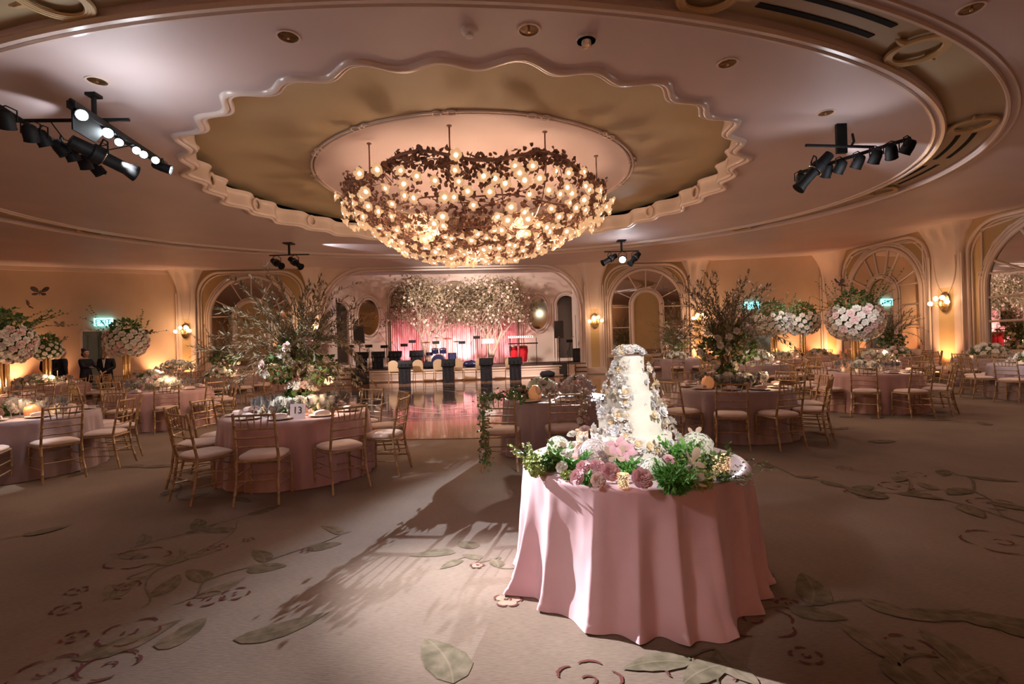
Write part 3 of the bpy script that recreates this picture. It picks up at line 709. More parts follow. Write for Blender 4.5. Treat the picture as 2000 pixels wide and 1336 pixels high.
# ---- trees on the stage
def stage_tree(px, spread, seed, lab):
    r = random.Random(seed); base = S_(px, 700, 1.7); base.z = STG
    t = thing('stage_tree', lab, 'tree', tuple(base), 0, 'flowering trees on the stage')
    tb = MB(); tips = []
    def br(p, d, l, rad, lev):
        pts = [p]; q = p.copy(); dd = d.copy()
        for i in range(5):
            dd = (dd + Vector((r.uniform(-.16, .16), r.uniform(-.16, .16), r.uniform(-.04, .12)))).normalized(); q = q + dd * l / 5; pts.append(q.copy())
        tb.tube(pts, [rad * (1 - .55 * i / 5) for i in range(6)], 7)
        if lev == 0: tips.extend(pts[2:]); return
        for k in range(3 if lev < 3 else 4):
            a = r.random() * 6.28; nd = (dd + Vector((cos(a), sin(a) * .8, r.uniform(-.15, .55))) * (.75 if lev < 3 else .8)).normalized(); br(pts[r.choice((3, 4, 5))], nd, l * .74, rad * .55, lev - 1)
    for s_ in (-1, 1, .2): br(Vector((0, 0, 0)), Vector((s_ * .20, s_ * .05, 1)).normalized(), 1.75, .10, 3)
    build('trunk', tb, M['birch'], t)
    lm = MB(); fm = MB()
    for k in range(8200):
        if k % 3: p = r.choice(tips) + Vector((r.gauss(0, .32), r.gauss(0, .3), r.gauss(0, .22)))
        else:
            a = r.random() * 6.28; q = r.random() ** .6; e = r.random(); p = Vector((cos(a) * q * spread * .98, sin(a) * q * 1.0, 2.1 + 1.95 * (1 - q * q) * e ** .7 + .45 * (1 - q) * r.uniform(-.8, 1) + .25 * sin(a * 5)))
        if abs(p.x) > spread * 1.12 or p.z < 1.75 or p.z > 4.35 or p.y > .6: continue
        d = Vector((r.uniform(-1, 1), r.uniform(-1, 1), r.uniform(-.8, .8)))
        if r.random() < .95: lm.leaf(p, d, Vector((r.uniform(-1, 1), r.uniform(-1, 1), 1)), r.uniform(.09, .18), r.uniform(.022, .04))
        else:
            s = r.uniform(.03, .06)
            for j in range(4):
                a = j * pi / 2 + r.random(); fm.leaf(p, Vector((cos(a), r.uniform(-.8, .1), sin(a))), Vector((0, -1, .3)), s * 1.4, s * .8)
    build('foliage', lm, M['leaf_olive'], t, False)['kind'] = 'stuff'; build('blossom', fm, M['blossom'], t, False)['kind'] = 'stuff'
    return t
stage_tree(836, 2.35, 11, 'olive leaved blossom tree on the stage, the left of the two')
stage_tree(958, 2.2, 23, 'olive leaved blossom tree on the stage, the right of the two')

# ---- loudspeakers
def speaker_set(px, py_sub, dy, lab, labs, z0=0):
    p = S_(px, 700, dy); ang = .12 if px < 900 else -.1
    s = thing('subwoofer', 'black subwoofer cabinet on the floor ' + labs, 'subwoofer', (p.x, p.y, 0), ang, 'subwoofers at the stage corners')
    b = MB(); b.box((0, 0, .30), (.62, .6, .56)); build('cabinet', b, M['black'], s, smooth=False)
    b = MB(); b.box((0, -.305, .30), (.56, .015, .50)); build('grille', b, M['amp_grille'], s, smooth=False)
    b = MB(); b.box((0, -.316, .08), (.07, .006, .02)); build('badge', b, M['silver'], s, smooth=False)
    t = thing('loudspeaker', lab, 'speaker', (p.x, p.y, .582), ang, 'loudspeakers on poles at the stage')
    b = MB(); b.tube([(0, 0, 0), (0, 0, 1.16)], .018, 8); b.tube([(0, 0, .5), (0, 0, .58)], .026, 8); build('pole', b, M['black'], t)
    b = MB(); b.prism([(-.2, 0), (.2, 0), (.2, .75), (-.2, .75)], .3, 0, Matrix.Translation((0, -.18, 1.10)) @ Matrix.Rotation(.03, 4, 'X')); build('cabinet', b, M['black'], t, smooth=False)
    b = MB(); b.prism([(-.185, .01), (.185, .01), (.185, .735), (-.185, .735)], .012, 0, Matrix.Translation((0, -.195, 1.10)) @ Matrix.Rotation(.03, 4, 'X')); build('grille', b, M['amp_grille'], t, smooth=False)
    b = MB(); b.box((0, -.2, 1.15), (.06, .006, .02)); build('badge', b, M['silver'], t, smooth=False)
speaker_set(703, 745, -1.9, 'black loudspeaker on a pole left of the stage trees', 'left of the stage, under its loudspeaker pole')
speaker_set(1093, 742, -1.3, 'black loudspeaker on a pole right of the stage trees', 'right of the stage, under its loudspeaker pole')

# ---- music stands with black cloth fronts
def banner_stand(px, dy, z0, lab, group, h=.90, w=.56):
    p = S_(px, 700, dy); s = thing('music_stand', lab, 'music stand', (p.x, p.y, z0), rnd.uniform(-.06, .06), group)
    b = MB(); n = 14
    for i, z in enumerate((.0, .25, .9)):
        for j in range(n + 1): b.v.append(((j / n - .5) * w * .84, -.03 + .012 * sin(j * 1.3 + i), z * h))
    for i in range(2):
        for j in range(n): b.f.append((i * (n + 1) + j, i * (n + 1) + j + 1, (i + 1) * (n + 1) + j + 1, (i + 1) * (n + 1) + j)); b.m.append(0)
    b.box((0, 0.0, .45 * h), (w * .8, .03, .88 * h)); build('cloth_front', b, M['blackcloth'], s, False)
    b = MB(); b.box((0, 0, 0), (w, .05, .30), 0, Matrix.Translation((0, .05, h * .88)) @ Matrix.Rotation(-.35, 4, 'X')); b.box((0, -.03, h * .75), (w, .09, .03)); build('desk', b, M['black'], s, smooth=False)
    b = MB(); b.tube([(0, .08, 0), (0, .08, h * .8)], .014, 6)
    for k in range(3): b.tube([(0, .08, .12), (cos(k * 2.1 + .5) * .2, .08 + sin(k * 2.1 + .5) * .16, .015)], .010, 5)
    build('post', b, M['black'], s)
for k, (px, w_) in enumerate(((790, 'first from the left'), (875, 'second from the left'), (949, 'third from the left'), (1006, 'rightmost'))):
    banner_stand(px, -3.0 - .1 * (k % 2), .013, 'black cloth-fronted music stand on the dance floor before the stage, %s' % w_, 'music stands on the dance floor')
for px, w_ in ((706, 'behind the left subwoofer'), (738, 'second from the left in the rear row'), (771, 'third from the left in the rear row'), (813, 'in front of the left tree')):
    banner_stand(px, -.25, STG, 'dark cloth-fronted stand on the stage, %s' % w_, 'music stands on the stage', .74, .62)
def stand_lamp(px, py, dy, lab):
    p = S_(px, 690, dy); a, bb = ray(px, py); z = CAM_H + bb * p.y; s = thing('music_stand_light', lab, 'stand light', (p.x, p.y, STG), 0, 'small black lamps on stands on the stage')
    b = MB(); b.tube([(0, 0, .0), (0, 0, z - STG)], .012, 6); b.lathe([(.15, 0), (.15, .02), (0.02, .04)], 14); build('stand', b, M['black'], s)
    b = MB(); b.box((0, -.02, z - STG), (.30, .14, .13)); b.box((0, -.1, z - STG - .01), (.26, .02, .09)); build('lamp_box', b, M['black'], s, smooth=False)
for px, py, lab in ((685, 677, 'small black stand lamp left of the left loudspeaker'), (721, 676, 'small black stand lamp right of the left loudspeaker'), (751, 677, 'small black stand lamp at the left edge of the curtain'),
                    (790, 674, 'low black stand lamp before the curtain, left of the left tree'), (806, 667, 'tall black stand lamp just left of the left tree'), (852, 669, 'tall black stand lamp just right of the left tree'), (903, 669, 'tall black stand lamp between the two trees'),
                    (932, 659, 'highest black stand lamp near the right tree'), (1113, 666, 'small black stand lamp in the right doorway')):
    stand_lamp(px, py, -.1 if px < 1100 else .9, lab)
# microphone stands
def mic_stand(px, dy, h, ang, lab, boom=True):
    p = S_(px, 700, dy); s = thing('microphone_stand', lab, 'microphone stand', (p.x, p.y, STG if dy > -1.3 else 0), 0, 'microphone stands on and by the stage')
    b = MB(); b.lathe([(.13, 0), (.13, .015), (.02, .03)], 14); b.tube([(0, 0, 0), (0, 0, h)], .011, 6)
    if boom: b.tube([(-cos(ang) * .25, 0, h - sin(ang) * .25), (cos(ang) * .6, -.1, h + sin(ang) * .6)], .008, 6)
    build('stand', b, M['black'], s); b = MB(); c = (cos(ang) * .62, -.1, h + sin(ang) * .62) if boom else (0, 0, h)
    b.ball(c, .035, 8, 6); b.tube([c, (c[0] - .1 * cos(ang), c[1], c[2] - .1 * sin(ang))], .018, 8); build('microphone', b, M['silver'], s)
for q in ((757, -.3, 1.1, 2.1, 'boom microphone stand by the left oval mirror'), (783, -.8, .7, 2.2, 'boom microphone stand leaning over the first music stand'), (925, -.2, 1.2, .9, 'boom microphone stand between the trees'),
          (866, .2, 1.35, 2.6, 'boom microphone stand over the drum kit'), (1110, -1.6, 1.15, 1.2, 'microphone stand on the floor by the right subwoofer'), (1126, .6, 1.6, 1.6, 'tall microphone stand in the right doorway')): mic_stand(*q)
# ---- banquet chairs before the stage
def banquet(px, dy, lab):
    p = S_(px, 700, dy); s = thing('banquet_chair', lab, 'chair', (p.x, p.y, .013), pi + rnd.uniform(-.05, .05), 'beige banquet chairs in front of the stage')
    b = MB(); b.prism([(-.2, 0), (.2, 0), (.21, .28)] + arc(0, .28, .21, 0, pi, 10, .17) + [(-.21, .28)], .05, 0, Matrix.Translation((0, .2, .50)) @ Matrix.Rotation(-.12, 4, 'X')); build('backrest', b, M['beige_vinyl'], s, smooth=30)
    b = MB(); b.box((0, -.02, .45), (.44, .44, .07), tap=.93); build('seat', b, M['beige_vinyl'], s)
    for x in (-.2, .2):
        for y in (-.2, .22): b = MB(); b.tube([(x, y, .44), (x * 1.06, y * 1.1, 0)], .014, 8); build('leg', b, M['gold_metal'], s)
for px, lab in ((771, 'beige banquet chair left of the first music stand on the dance floor'), (818, 'beige banquet chair right of the first music stand on the dance floor'), (858, 'beige banquet chair left of the second music stand'),
                (895, 'beige banquet chair right of the second music stand'), (939, 'beige banquet chair behind the third music stand'), (996, 'beige banquet chair behind the rightmost music stand')): banquet(px, -2.45, lab)
# ---- drum kit
p = S_(868, 700, .1); s = thing('drum_kit', 'dark blue drum kit with cymbals on the stage between the trees', 'drum kit', (p.x, p.y, STG))
def drum(nm, c, r, h, tilt, mi, parent=s):
    b = MB(); T = Matrix.Translation(c) @ Matrix.Rotation(tilt, 4, 'X'); b.lathe([(r, -h / 2), (r, h / 2)], 24, 0, T)
    for z in (-h / 2, h / 2): b.ring([T @ Vector((r * 1.02 * cos(q), r * 1.02 * sin(q), z)) for q in [2 * pi * j / 24 for j in range(24)]], .012, 6, 1)
    return build(nm, b, [mi, M['chrome']], parent)
drum('bass_drum', (-.25, -.1, .29), .29, .4, pi / 2, M['navy']); drum('tom_drum', (-.42, .0, .74), .16, .2, .25, M['navy']); drum('tom_drum', (-.06, 0, .74), .16, .2, .25, M['navy']); drum('floor_tom', (.35, .1, .45), .2, .36, 0, M['navy']); drum('snare_drum', (-.7, .1, .62), .17, .13, 0, M['navy'])
for cx, cz, ti in ((-.85, 1.15, .2), (.15, 1.3, -.2), (.6, 1.15, .15), (-.35, 1.35, .1)):
    b = MB(); b.lathe([(.22, 0), (.06, .02), (.0, .04)], 24, 0, Matrix.Translation((cx, .1, cz)) @ Matrix.Rotation(ti, 4, 'X')); build('cymbal', b, M['cymbal'], s)
    b = MB(); b.tube([(cx, .1, 0), (cx, .1, cz)], .01, 6); build('cymbal_stand', b, M['chrome'], s)
# congas, keyboard
p = S_(1003, 700, .2)
for k, dx in enumerate((0, .48)):
    q = thing('conga_drum', 'tall red conga drum on the stage, %s one of the pair' % ('left' if k == 0 else 'right'), 'drum', (p.x + dx, p.y + .04 * k, STG), 0, 'red conga drums')
    b = MB(); b.lathe([(.13, .12), (.17, .35), (.205, .62), (.195, .86)], 24); build('shell', b, M['red'], q)
    b = MB(); b.lathe([(.20, .86), (.20, .89), (.0, .895)], 24); b.ring([(.205 * cos(a), .205 * sin(a), .85) for a in [2 * pi * j / 24 for j in range(24)]], .012, 6); build('drum_head', b, M['sheet'], q)
    b = MB()
    for j in range(3): a = j * 2.09 + .4; b.tube([(cos(a) * .14, sin(a) * .14, .4), (cos(a) * .28, sin(a) * .28, .01)], .012, 6)
    build('tripod', b, M['chrome'], q)
p = S_(1018, 690, -.35)
s = thing('keyboard', 'white stage keyboard on a stand above the red congas', 'keyboard', (p.x, p.y, STG), -.06)
b = MB(); b.box((0, 0, 1.28), (1.15, .34, .09)); build('body', b, M['keys'], s, smooth=False)
b = MB()
for i in range(12): b.box((-.5 + i * .09, -.175, 1.29), (.03, .01, .05))
build('black_keys', b, M['black'], s, smooth=False)
b = MB(); b.box((.1, .05, .98), (1.35, .3, .06)); build('lower_board', b, M['black'], s, smooth=False)
b = MB()
for x in (-.5, .7):
    b.tube([(x, .1, 0), (x, .1, 1.24)], .018, 6); b.tube([(x, -.2, .02), (x, .35, .02)], .018, 6); b.tube([(x, .1, 1.0), (x, -.15, 1.24)], .012, 6)
build('stand', b, M['black'], s)
p = S_(954, 690, -.5); s = thing('conductor_desk', 'wide pale music desk on a stand in front of the right tree', 'music stand', (p.x, p.y, STG))
b = MB(); b.box((0, 0, 1.12), (.62, .05, .22)); b.box((0, -.06, 1.02), (.62, .12, .03)); build('desk', b, M['recess_dark'], s, smooth=False)
b = MB(); b.tube([(0, 0, 0), (0, 0, 1.05)], .014, 6); b.lathe([(.17, 0), (.17, .02), (.02, .04)], 14); build('post', b, M['black'], s)
b = MB(); b.box((0, -.045, 1.13), (.5, .006, .2)); build('sheet_music', b, M['sheet'], s, smooth=False)
# amplifier in the right doorway, bags on the stage
p = S_(1128, 700, 1.2); s = thing('amplifier', 'black amplifier box standing in the right stage doorway', 'amplifier', (p.x, p.y, STG)); b = MB(); b.box((0, 0, .33), (.42, .36, .66)); build('cabinet', b, M['black'], s, smooth=False); b = MB(); b.box((0, -.19, .33), (.36, .01, .56)); build('grille', b, M['amp_grille'], s, smooth=False)
def bag(px, dy, lab, m, sc, z0=STG):
    p = S_(px, 700, dy); b = MB(); b.ball((0, 0, .14), .26, 16, 8, sc=(1.25, .8, .62)); r = random.Random(px)
    b.v = [(x + .03 * noise.noise(Vector((x * 9, y * 9, z * 9 + px))), y, max(.0, z + .05 * noise.noise(Vector((x * 7, y * 7, z * 7 + px))))) for x, y, z in b.v]
    o = build('equipment_bag', b, m, loc=(p.x, p.y, z0), scl=sc); tag(o, lab, 'bag', 'equipment bags by the stage')
bag(838, -1.0, 'dark equipment bag on the stage edge, behind the second chair', M['blackcloth'], 1.0); bag(918, -.9, 'dark equipment bag on the stage between the chair backs', M['navy'], 1.0); bag(1068, -1.75, 'black bag on the floor beside the right subwoofer', M['blackcloth'], 1.0, 0)

# ---- stage light rigs on the ceiling
def can(parent, p, d, r=.085, l=.2, lit=False, yoke=True):
    d = Vector(d).normalized(); T = align(p, d); b = MB()
    b.openlathe([(r * .55, -l * .62), (r * .85, -l * .5), (r, -l * .1), (r, l * .5), (r * 1.06, l * .5), (r * 1.06, l * .46)], 18, 0, T); b.lathe([(.0, -l * .62), (r * .55, -l * .62)], 18, 0, T)
    o = build('par_can', b, M['black'], parent)
    g = MB(); g.lathe([(r * .86, l * .42), (r * .14, l * .42)], 18, 0, T); build('lens', g, M['par_lamp'] if lit else M['slot'], o)
    if yoke:
        y = MB(); s = d.cross(Vector((0, 0, 1))).normalized(); P = Vector(p)
        y.tube([P + s * r * 1.15, P + s * r * 1.15 + Vector((0, 0, r * 1.6)), P + Vector((0, 0, r * 2.1)), P - s * r * 1.15 + Vector((0, 0, r * 1.6)), P - s * r * 1.15], .009, 5); build('yoke', y, M['black'], o)
    return o
def spot_can(parent, p, d, L=.55, r=.1, lit=False):
    T = align(p, Vector(d)); b = MB()
    b.lathe([(.02, -L * .5), (r * .8, -L * .48), (r * .9, -L * .2), (r * 1.15, -L * .18), (r * 1.15, -L * .02), (r * .8, 0), (r * .8, L * .34), (r * 1.1, L * .5)], 18, 0, T)
    o = build('spotlight', b, M['black'], parent); g = MB(); g.lathe([(r * 1.0, L * .505), (.001, L * .505)], 18, 0, T); build('lens', g, M['par_lamp'] if lit else M['slot'], o)
    c = MB(); c.ring([T @ Vector((r * 1.17 * cos(a), r * 1.17 * sin(a), -L * .02)) for a in [2 * pi * j / 20 for j in range(20)]], .006, 5); build('clamp_ring', c, M['silver'], o)
    y = MB(); P = Vector(p); s = Vector(d).cross(Vector((0, 0, 1))).normalized()
    y.tube([P + s * r * 1.3, P + s * r * 1.2 + Vector((0, 0, .2)), P + Vector((0, 0, .27)), P - s * r * 1.2 + Vector((0, 0, .2)), P - s * r * 1.3], .012, 5); build('yoke', y, M['black'], o)
def bar(parent, a, b_, r=.025, nm='rig_bar'):
    m = MB(); m.tube([a, b_], r, 8); return build(nm, m, M['black'], parent)
# left rig
ra = thing('stage_light_rig', 'large black ceiling light rig at upper left with lit white lamps', 'light rig', (-5.9, 7.6, HC), 0, 'black light rigs hanging from the ceiling')
O = Vector((-5.9, 7.6, HC)); Pt = lambda px, py, z: at_z(px, py, z) - O
zb = 4.72
p0, p1 = Pt(138, 196, zb), Pt(322, 318, zb)
bar(ra, p0, p1, .03)
b = MB(); dv = (p1 - p0).normalized(); up_ = Vector((0, 0, 1))
vs = [p0 - dv * .02, p0 + dv * .75, p0 + dv * .35 - up_ * .0]
sd = dv.cross(up_).normalized()
b.prism([(0, 0), (.75, 0), (.42, -.36), (0, -.36)], .02, 0, Matrix(((dv.x, sd.x, 0, p0.x), (dv.y, sd.y, 0, p0.y), (0, 0, 1, p0.z), (0, 0, 0, 1))))
b.prism([(0, .0), ((p1 - p0).length, 0), ((p1 - p0).length, -.07), (0, -.09)], .10, 0, Matrix(((dv.x, sd.x, 0, p0.x - sd.x * .05), (dv.y, sd.y, 0, p0.y - sd.y * .05), (0, 0, 1, p0.z), (0, 0, 0, 1))))
build('lamp_panel', b, M['black'], ra, smooth=False)
for px, py in ((160, 225), (211, 260), (233, 278), (267, 294), (281, 302), (304, 313)):
    c = Pt(px, py, zb - .14); can(ra, c, Vector((0, 0, CAM_H)) - (c + O) + Vector((-.5 if px != 160 else 0, 0, 0)), .072 if px < 230 else .058, .14, True, False)
c = Pt(318, 327, zb - .2); can(ra, c, (.9, .35, -.3), .07, .24, True)
q0, q1 = Pt(-30, 190, zb), Pt(205, 338, zb); bar(ra, q0, q1, .03)
for px, py in ((12, 236), (60, 262), (84, 272), (119, 290), (140, 302), (166, 318), (189, 330)):
    c = Pt(px, py, zb - .2); can(ra, c, (rnd.uniform(-.4, .5), .5, -.9), .09, .19)
x0_, x1_ = Pt(30, 236, zb + .05), Pt(252, 234, zb + .05); bar(ra, x0_, x1_, .026)
spot_can(ra, Pt(203, 308, zb - .28), (.75, 1.2, -.45), .85, .115)
mt = MB(); mid = (x0_ + x1_) / 2; mt.tube([mid + Vector((.3, 0, 0)), Vector((mid.x + .3, mid.y, 0))], .03, 8); mt.box((mid.x + .3, mid.y, -.02), (.14, .14, .04)); build('ceiling_mount', mt, M['black'], ra, smooth=False)
cb = MB()
for i in range(3): s0 = x0_.lerp(x1_, .3 + .25 * i); cb.tube([s0, s0 + Vector((.1, .1, -.22)), s0 + Vector((.2, .25, -.25)), q0.lerp(q1, .5 + .1 * i)], .008, 5)
build('cable', cb, M['black'], ra)
# right rig
rb = thing('stage_light_rig', 'black ceiling light rig at upper right with unlit cans', 'light rig', (6.2, 8.9, HC), 0, 'black light rigs hanging from the ceiling'); O = Vector((6.2, 8.9, HC)); zb = 4.62
m0 = Pt(1643, 255, HC); mt = MB(); mp = Pt(1643, 288, zb); mt.box(((m0.x + mp.x) / 2, (m0.y + mp.y) / 2, (zb - HC) / 2), (.17, .06, HC - zb)); build('ceiling_mount', mt, M['black'], rb, smooth=False)
bar(rb, Pt(1574, 284, zb), Pt(1706, 287, zb)); bar(rb, Pt(1560, 338, zb - .1), Pt(1778, 270, zb - .1), .03)
for px, py, lit in ((1773, 288, 0), (1741, 298, 0), (1710, 307, 0), (1676, 317, 0), (1641, 327, 0), (1615, 335, 0), (1564, 352, 0)):
    c = Pt(px, py, zb - .28); can(rb, c, (rnd.uniform(-.3, .6), .6, -.9), .085, .19, lit)
spot_can(rb, Pt(1590, 335, zb - .3), (-.9, .2, -1.0), .75, .10)
cb = MB(); cb.tube([Pt(1665, 262, zb + .3), Pt(1668, 276, zb + .1), Pt(1662, 286, zb)], .02, 5); build('cable', cb, M['black'], rb)
# the two far rigs
def far_rig(px, py, zb, w, lits, lab):
    base = at_z(px, py, zb); s = thing('stage_light_rig', lab, 'light rig', (base.x, base.y, HC), 0, 'black light rigs hanging from the ceiling')
    b = MB(); b.tube([(0, 0, 0), (0, 0, zb - HC)], .04, 8); b.box((0, 0, -.02), (.3, .3, .04)); build('ceiling_mount', b, M['black'], s, smooth=False)
    bar(s, (-w / 2, 0, zb - HC), (w / 2, 0, zb - HC), .02)
    for x, d, lit in lits: spot_can(s, (x, -.05, zb - HC - .28), d, .62, .11, lit)
    return base
f3 = far_rig(565, 498, 4.72, 1.35, ((-.40, (.8, -.6, -.45), False), (.22, (1.0, -.5, -.7), False)), 'small black light rig in front of the left arches, above the willow arrangement')
f4 = far_rig(1214, 491, 4.72, 1.25, ((-.45, (-1.0, -.25, -.55), False), (.45, (-.8, -.5, -.8), False), (.02, (-.25, -1.0, -.25), True)), 'small black light rig with a glaring lamp above the wedding cake')
# ---- ceiling fittings
def dl(px, py, lab, ztop=HC, r=.11):
    p = at_z(px, py, ztop); s = thing('recessed_downlight', lab, 'downlight', (p.x, p.y, ztop), 0, 'recessed brass downlights')
    b = MB(); b.openlathe([(r * 1.25, 0), (r * 1.22, -.012), (r * 1.02, -.012), (r, -.002)], 24); build('trim_ring', b, M['plaster'], s)
    b = MB(); b.lathe([(r, -.003), (r * .3, -.006), (.001, -.006)], 24); build('reflector', b, DLM, s)
    b = MB(); b.lathe([(.02, -.012), (.018, -.03), (.001, -.034)], 10); build('lamp_pin', b, M['brass'], s)
DLM = vary(mat('downlight_well', (.10, .05, .02), .3, .8), (.05, .02, .01), (.30, .16, .06), 12)
for px, py, lab in ((563, 71, 'brass downlight left of centre above the scalloped recess'), (1033, 58, 'brass downlight at top centre of the ceiling'), (190, 158, 'brass downlight above the big light rig at left'),
                    (1421, 123, 'brass downlight right of the scalloped recess'), (1613, 220, 'brass downlight above the unlit light rig at right'), (1897, 16, 'brass downlight in the top right corner, outside the oval')): dl(px, py, lab)
p = at_z(916, 58, HC); s = thing('smoke_detector', 'round white smoke detector on the ceiling, top centre', 'smoke detector', (p.x, p.y, HC)); b = MB(); b.lathe([(.001, -.09), (.045, -.085), (.055, -.05), (.09, -.03), (.1, 0)], 24); build('body', b, M['white'], s)
p = at_z(1145, 76, HC); s = thing('ceiling_sensor', 'round white sensor with a meshed cap on the ceiling', 'sensor', (p.x, p.y, HC)); b = MB(); b.lathe([(.11, -.03), (.12, 0)], 24); b.lathe([(.001, -.03), (.11, -.03)], 24); build('base', b, M['white'], s)
b = MB(); b.lathe([(.001, -.10), (.05, -.095), (.065, -.03)], 20); build('cap', b, M['silver'], s)
# air slots in the tan band
for t0, t1, lab in ((t_of(1462, 17), t_of(1667, 82), 'pair of long black air slots in the tan band at top right'), (t_of(1883, 262), t_of(1857, 308), 'pair of long black air slots at the right end of the tan band, the nearer'), (t_of(1850, 320), t_of(1800, 358), 'pair of long black air slots at the right end of the tan band, the farther')):
    s = thing('air_vent', lab, 'vent', (*ell(11.15, 7.9, (t0 + t1) / 2), HC + .1), 0, 'slot vents in the tan band'); O = s.location.copy()
    for off in (-.12, .12):
        b = MB(); k = 10; L1 = [ell(11.17 + off - .035, 7.92 + off - .035, t0 + (t1 - t0) * i / k) for i in range(k + 1)]; L2 = [ell(11.17 + off + .035, 7.92 + off + .035, t0 + (t1 - t0) * i / k) for i in range(k + 1)]
        b.v = [(x - O.x, y - O.y, z) for z in (-.012, 0) for L in (L1, L2) for x, y in L]; q = k + 1
        b.f = [(i, i + 1, i + 1 + q, i + q) for i in range(k)] + [(i, i + 1, i + 1 + 2 * q, i + 2 * q) for i in range(k)] + [(i + q, i + 1 + q, i + 1 + 3 * q, i + 3 * q) for i in range(k)]; b.m = [0] * len(b.f); build('slot', b, M['slot'], s, smooth=False)
# exit signs
for T, px, py, lab in ((T_L, 203, 629, 'lit blue-green exit sign on the left wall above the door'), (T_R, 1467, 597, 'lit blue-green exit sign on the right wall, seen through the willow branches')):
    s_ = along(T, px, py); p = T @ Vector((s_, 0, 0)); a, bb = ray(px, py); z = CAM_H + bb * p.y
    s = thing('exit_sign', lab, 'exit sign', (p.x, p.y, z), math.atan2(T.col[0].y, T.col[0].x), 'lit exit signs')
    b = MB(); b.box((0, -.06, 0), (.62, .12, .32)); build('housing', b, M['exit'], s, smooth=False)
    text('lettering', 'EXIT', .26, .004, M['exit_ink'], s, (0, -.126, 0), (pi / 2, 0, 0))

# ---- chandelier
CH = (-.80, 12.9); CR = 3.15
def bowl(rho): return 3.80 + (rho / CR) ** 3.0 * 1.32
chd = thing('chandelier', 'huge bowl-shaped chandelier of glowing glass roses and bronze vines', 'chandelier', (CH[0], CH[1], 3.8))
O = Vector((CH[0], CH[1], 3.8)); r = random.Random(31)
fr_ = MB()
def rim(a): return 5.18 + .13 * cos(7 * a + .8)
fr_.ring([(CR * cos(a), CR * sin(a), rim(a) - 3.8) for a in [2 * pi * j / 140 for j in range(140)]], .035, 6)
for rho in (2.6, 1.9, 1.0): fr_.ring([(rho * cos(a), rho * sin(a), bowl(rho) - 3.8 + .03 * sin(9 * a)) for a in [2 * pi * j / 80 for j in range(80)]], .018, 5)
for k in range(18):
    a = 2 * pi * k / 18; fr_.tube([((CR * (1 - t)) * cos(a + .5 * sin(t * 4) * .3), (CR * (1 - t)) * sin(a + .5 * sin(t * 4) * .3), bowl(CR * (1 - t)) - 3.8) for t in [j / 14 * .93 for j in range(15)]], .016, 5)
for k in range(60):
    a = r.random() * 6.28; rho = CR * math.sqrt(r.uniform(.05, 1)); pts = []
    for i in range(9): pts.append((rho * cos(a), rho * sin(a), bowl(min(rho, CR)) - 3.8 + r.uniform(-.07, .09))); a += r.uniform(-.1, .22); rho = min(CR, max(.2, rho + r.uniform(-.25, .25)))
    fr_.tube(pts, .010, 5)
build('vine_frame', fr_, M['bronze'], chd)
for k in range(10):
    a = 2 * pi * (k + .35) / 10; b = MB(); b.tube([(CR * .98 * cos(a), CR * .98 * sin(a), rim(a) - 3.8), (CR * .98 * cos(a), CR * .98 * sin(a), 5.88 - 3.8 - .12)], .016, 6); b.lathe([(.05, 0), (.05, .02), (.016, .03)], 12, 0, Matrix.Translation((CR * .98 * cos(a), CR * .98 * sin(a), 5.88 - 3.8 - .14))); build('hanging_rod', b, M['bronze'], chd)
lf = MB()
for k in range(6000):
    a = r.random() * 6.28; t = r.random()
    rho = CR * (math.sqrt(r.random()) if t < .62 else r.uniform(.93, 1.02)); z = bowl(min(rho, CR)) if t < .62 else rim(a) + r.uniform(-.30, .05) * (1 + .6 * cos(5 * a + 1))
    p = Vector((rho * cos(a), rho * sin(a), z - 3.8 + r.uniform(-.05, .12))); n_ = Vector((cos(a) * rho / CR, sin(a) * rho / CR, -1 + rho / CR * .8)) + Vector((r.uniform(-.6, .6), r.uniform(-.6, .6), r.uniform(-.6, .6)))
    d = Vector((r.uniform(-1, 1), r.uniform(-1, 1), r.uniform(-1, 1))); lf.leaf(p, d, n_, r.uniform(.08, .15), r.uniform(.035, .06), 0, .3, 1)
build('vine_leaves', lf, M['bronze'], chd, False)['kind'] = 'stuff'
# glass rose lamp: open cup of petals round a bulb, opening downwards/outwards along +Z
def petal(mb, a, r0, r1, h, w, mi=0, curl=.0, n=5, k=4, tw=0):
    vs = []
    for i in range(k + 1):
        t = i / k; rr = r0 + (r1 - r0) * (t ** 1.3) + curl * max(0, t - .7) * 2; z = h * (1 - (1 - t) ** 1.6)
        for j in range(n + 1):
            u = -1 + 2 * j / n; ww = w * (sin(pi * (.14 + .60 * t)) ** .5); q = rr * (1 - .10 * u * u - .10 * u ** 4 * t); aa = a + u * ww + tw * t
            vs.append((q * cos(aa), q * sin(aa), z - .22 * h * u ** 4 * t * t))
    mb.add(vs, [(i * (n + 1) + j, i * (n + 1) + j + 1, (i + 1) * (n + 1) + j + 1, (i + 1) * (n + 1) + j) for i in range(k) for j in range(n)], mi)
rl = MB()
for lay, (np_, r0, r1, h, w) in enumerate(((5, .025, .082, .085, .72), (4, .018, .058, .09, .85), (3, .012, .036, .085, 1.1))):
    for j in range(np_): petal(rl, 2 * pi * j / np_ + lay * .6, r0, r1, h, w, 0, .02 if lay == 0 else 0)
rlm = rl.mesh('rose_lamp', [M['petal_lamp']], 60)
bl = MB(); bl.ball((0, 0, .065), .030, 10, 6); blm = bl.mesh('bulb', [M['bulb']])
pts = []
tries = 0
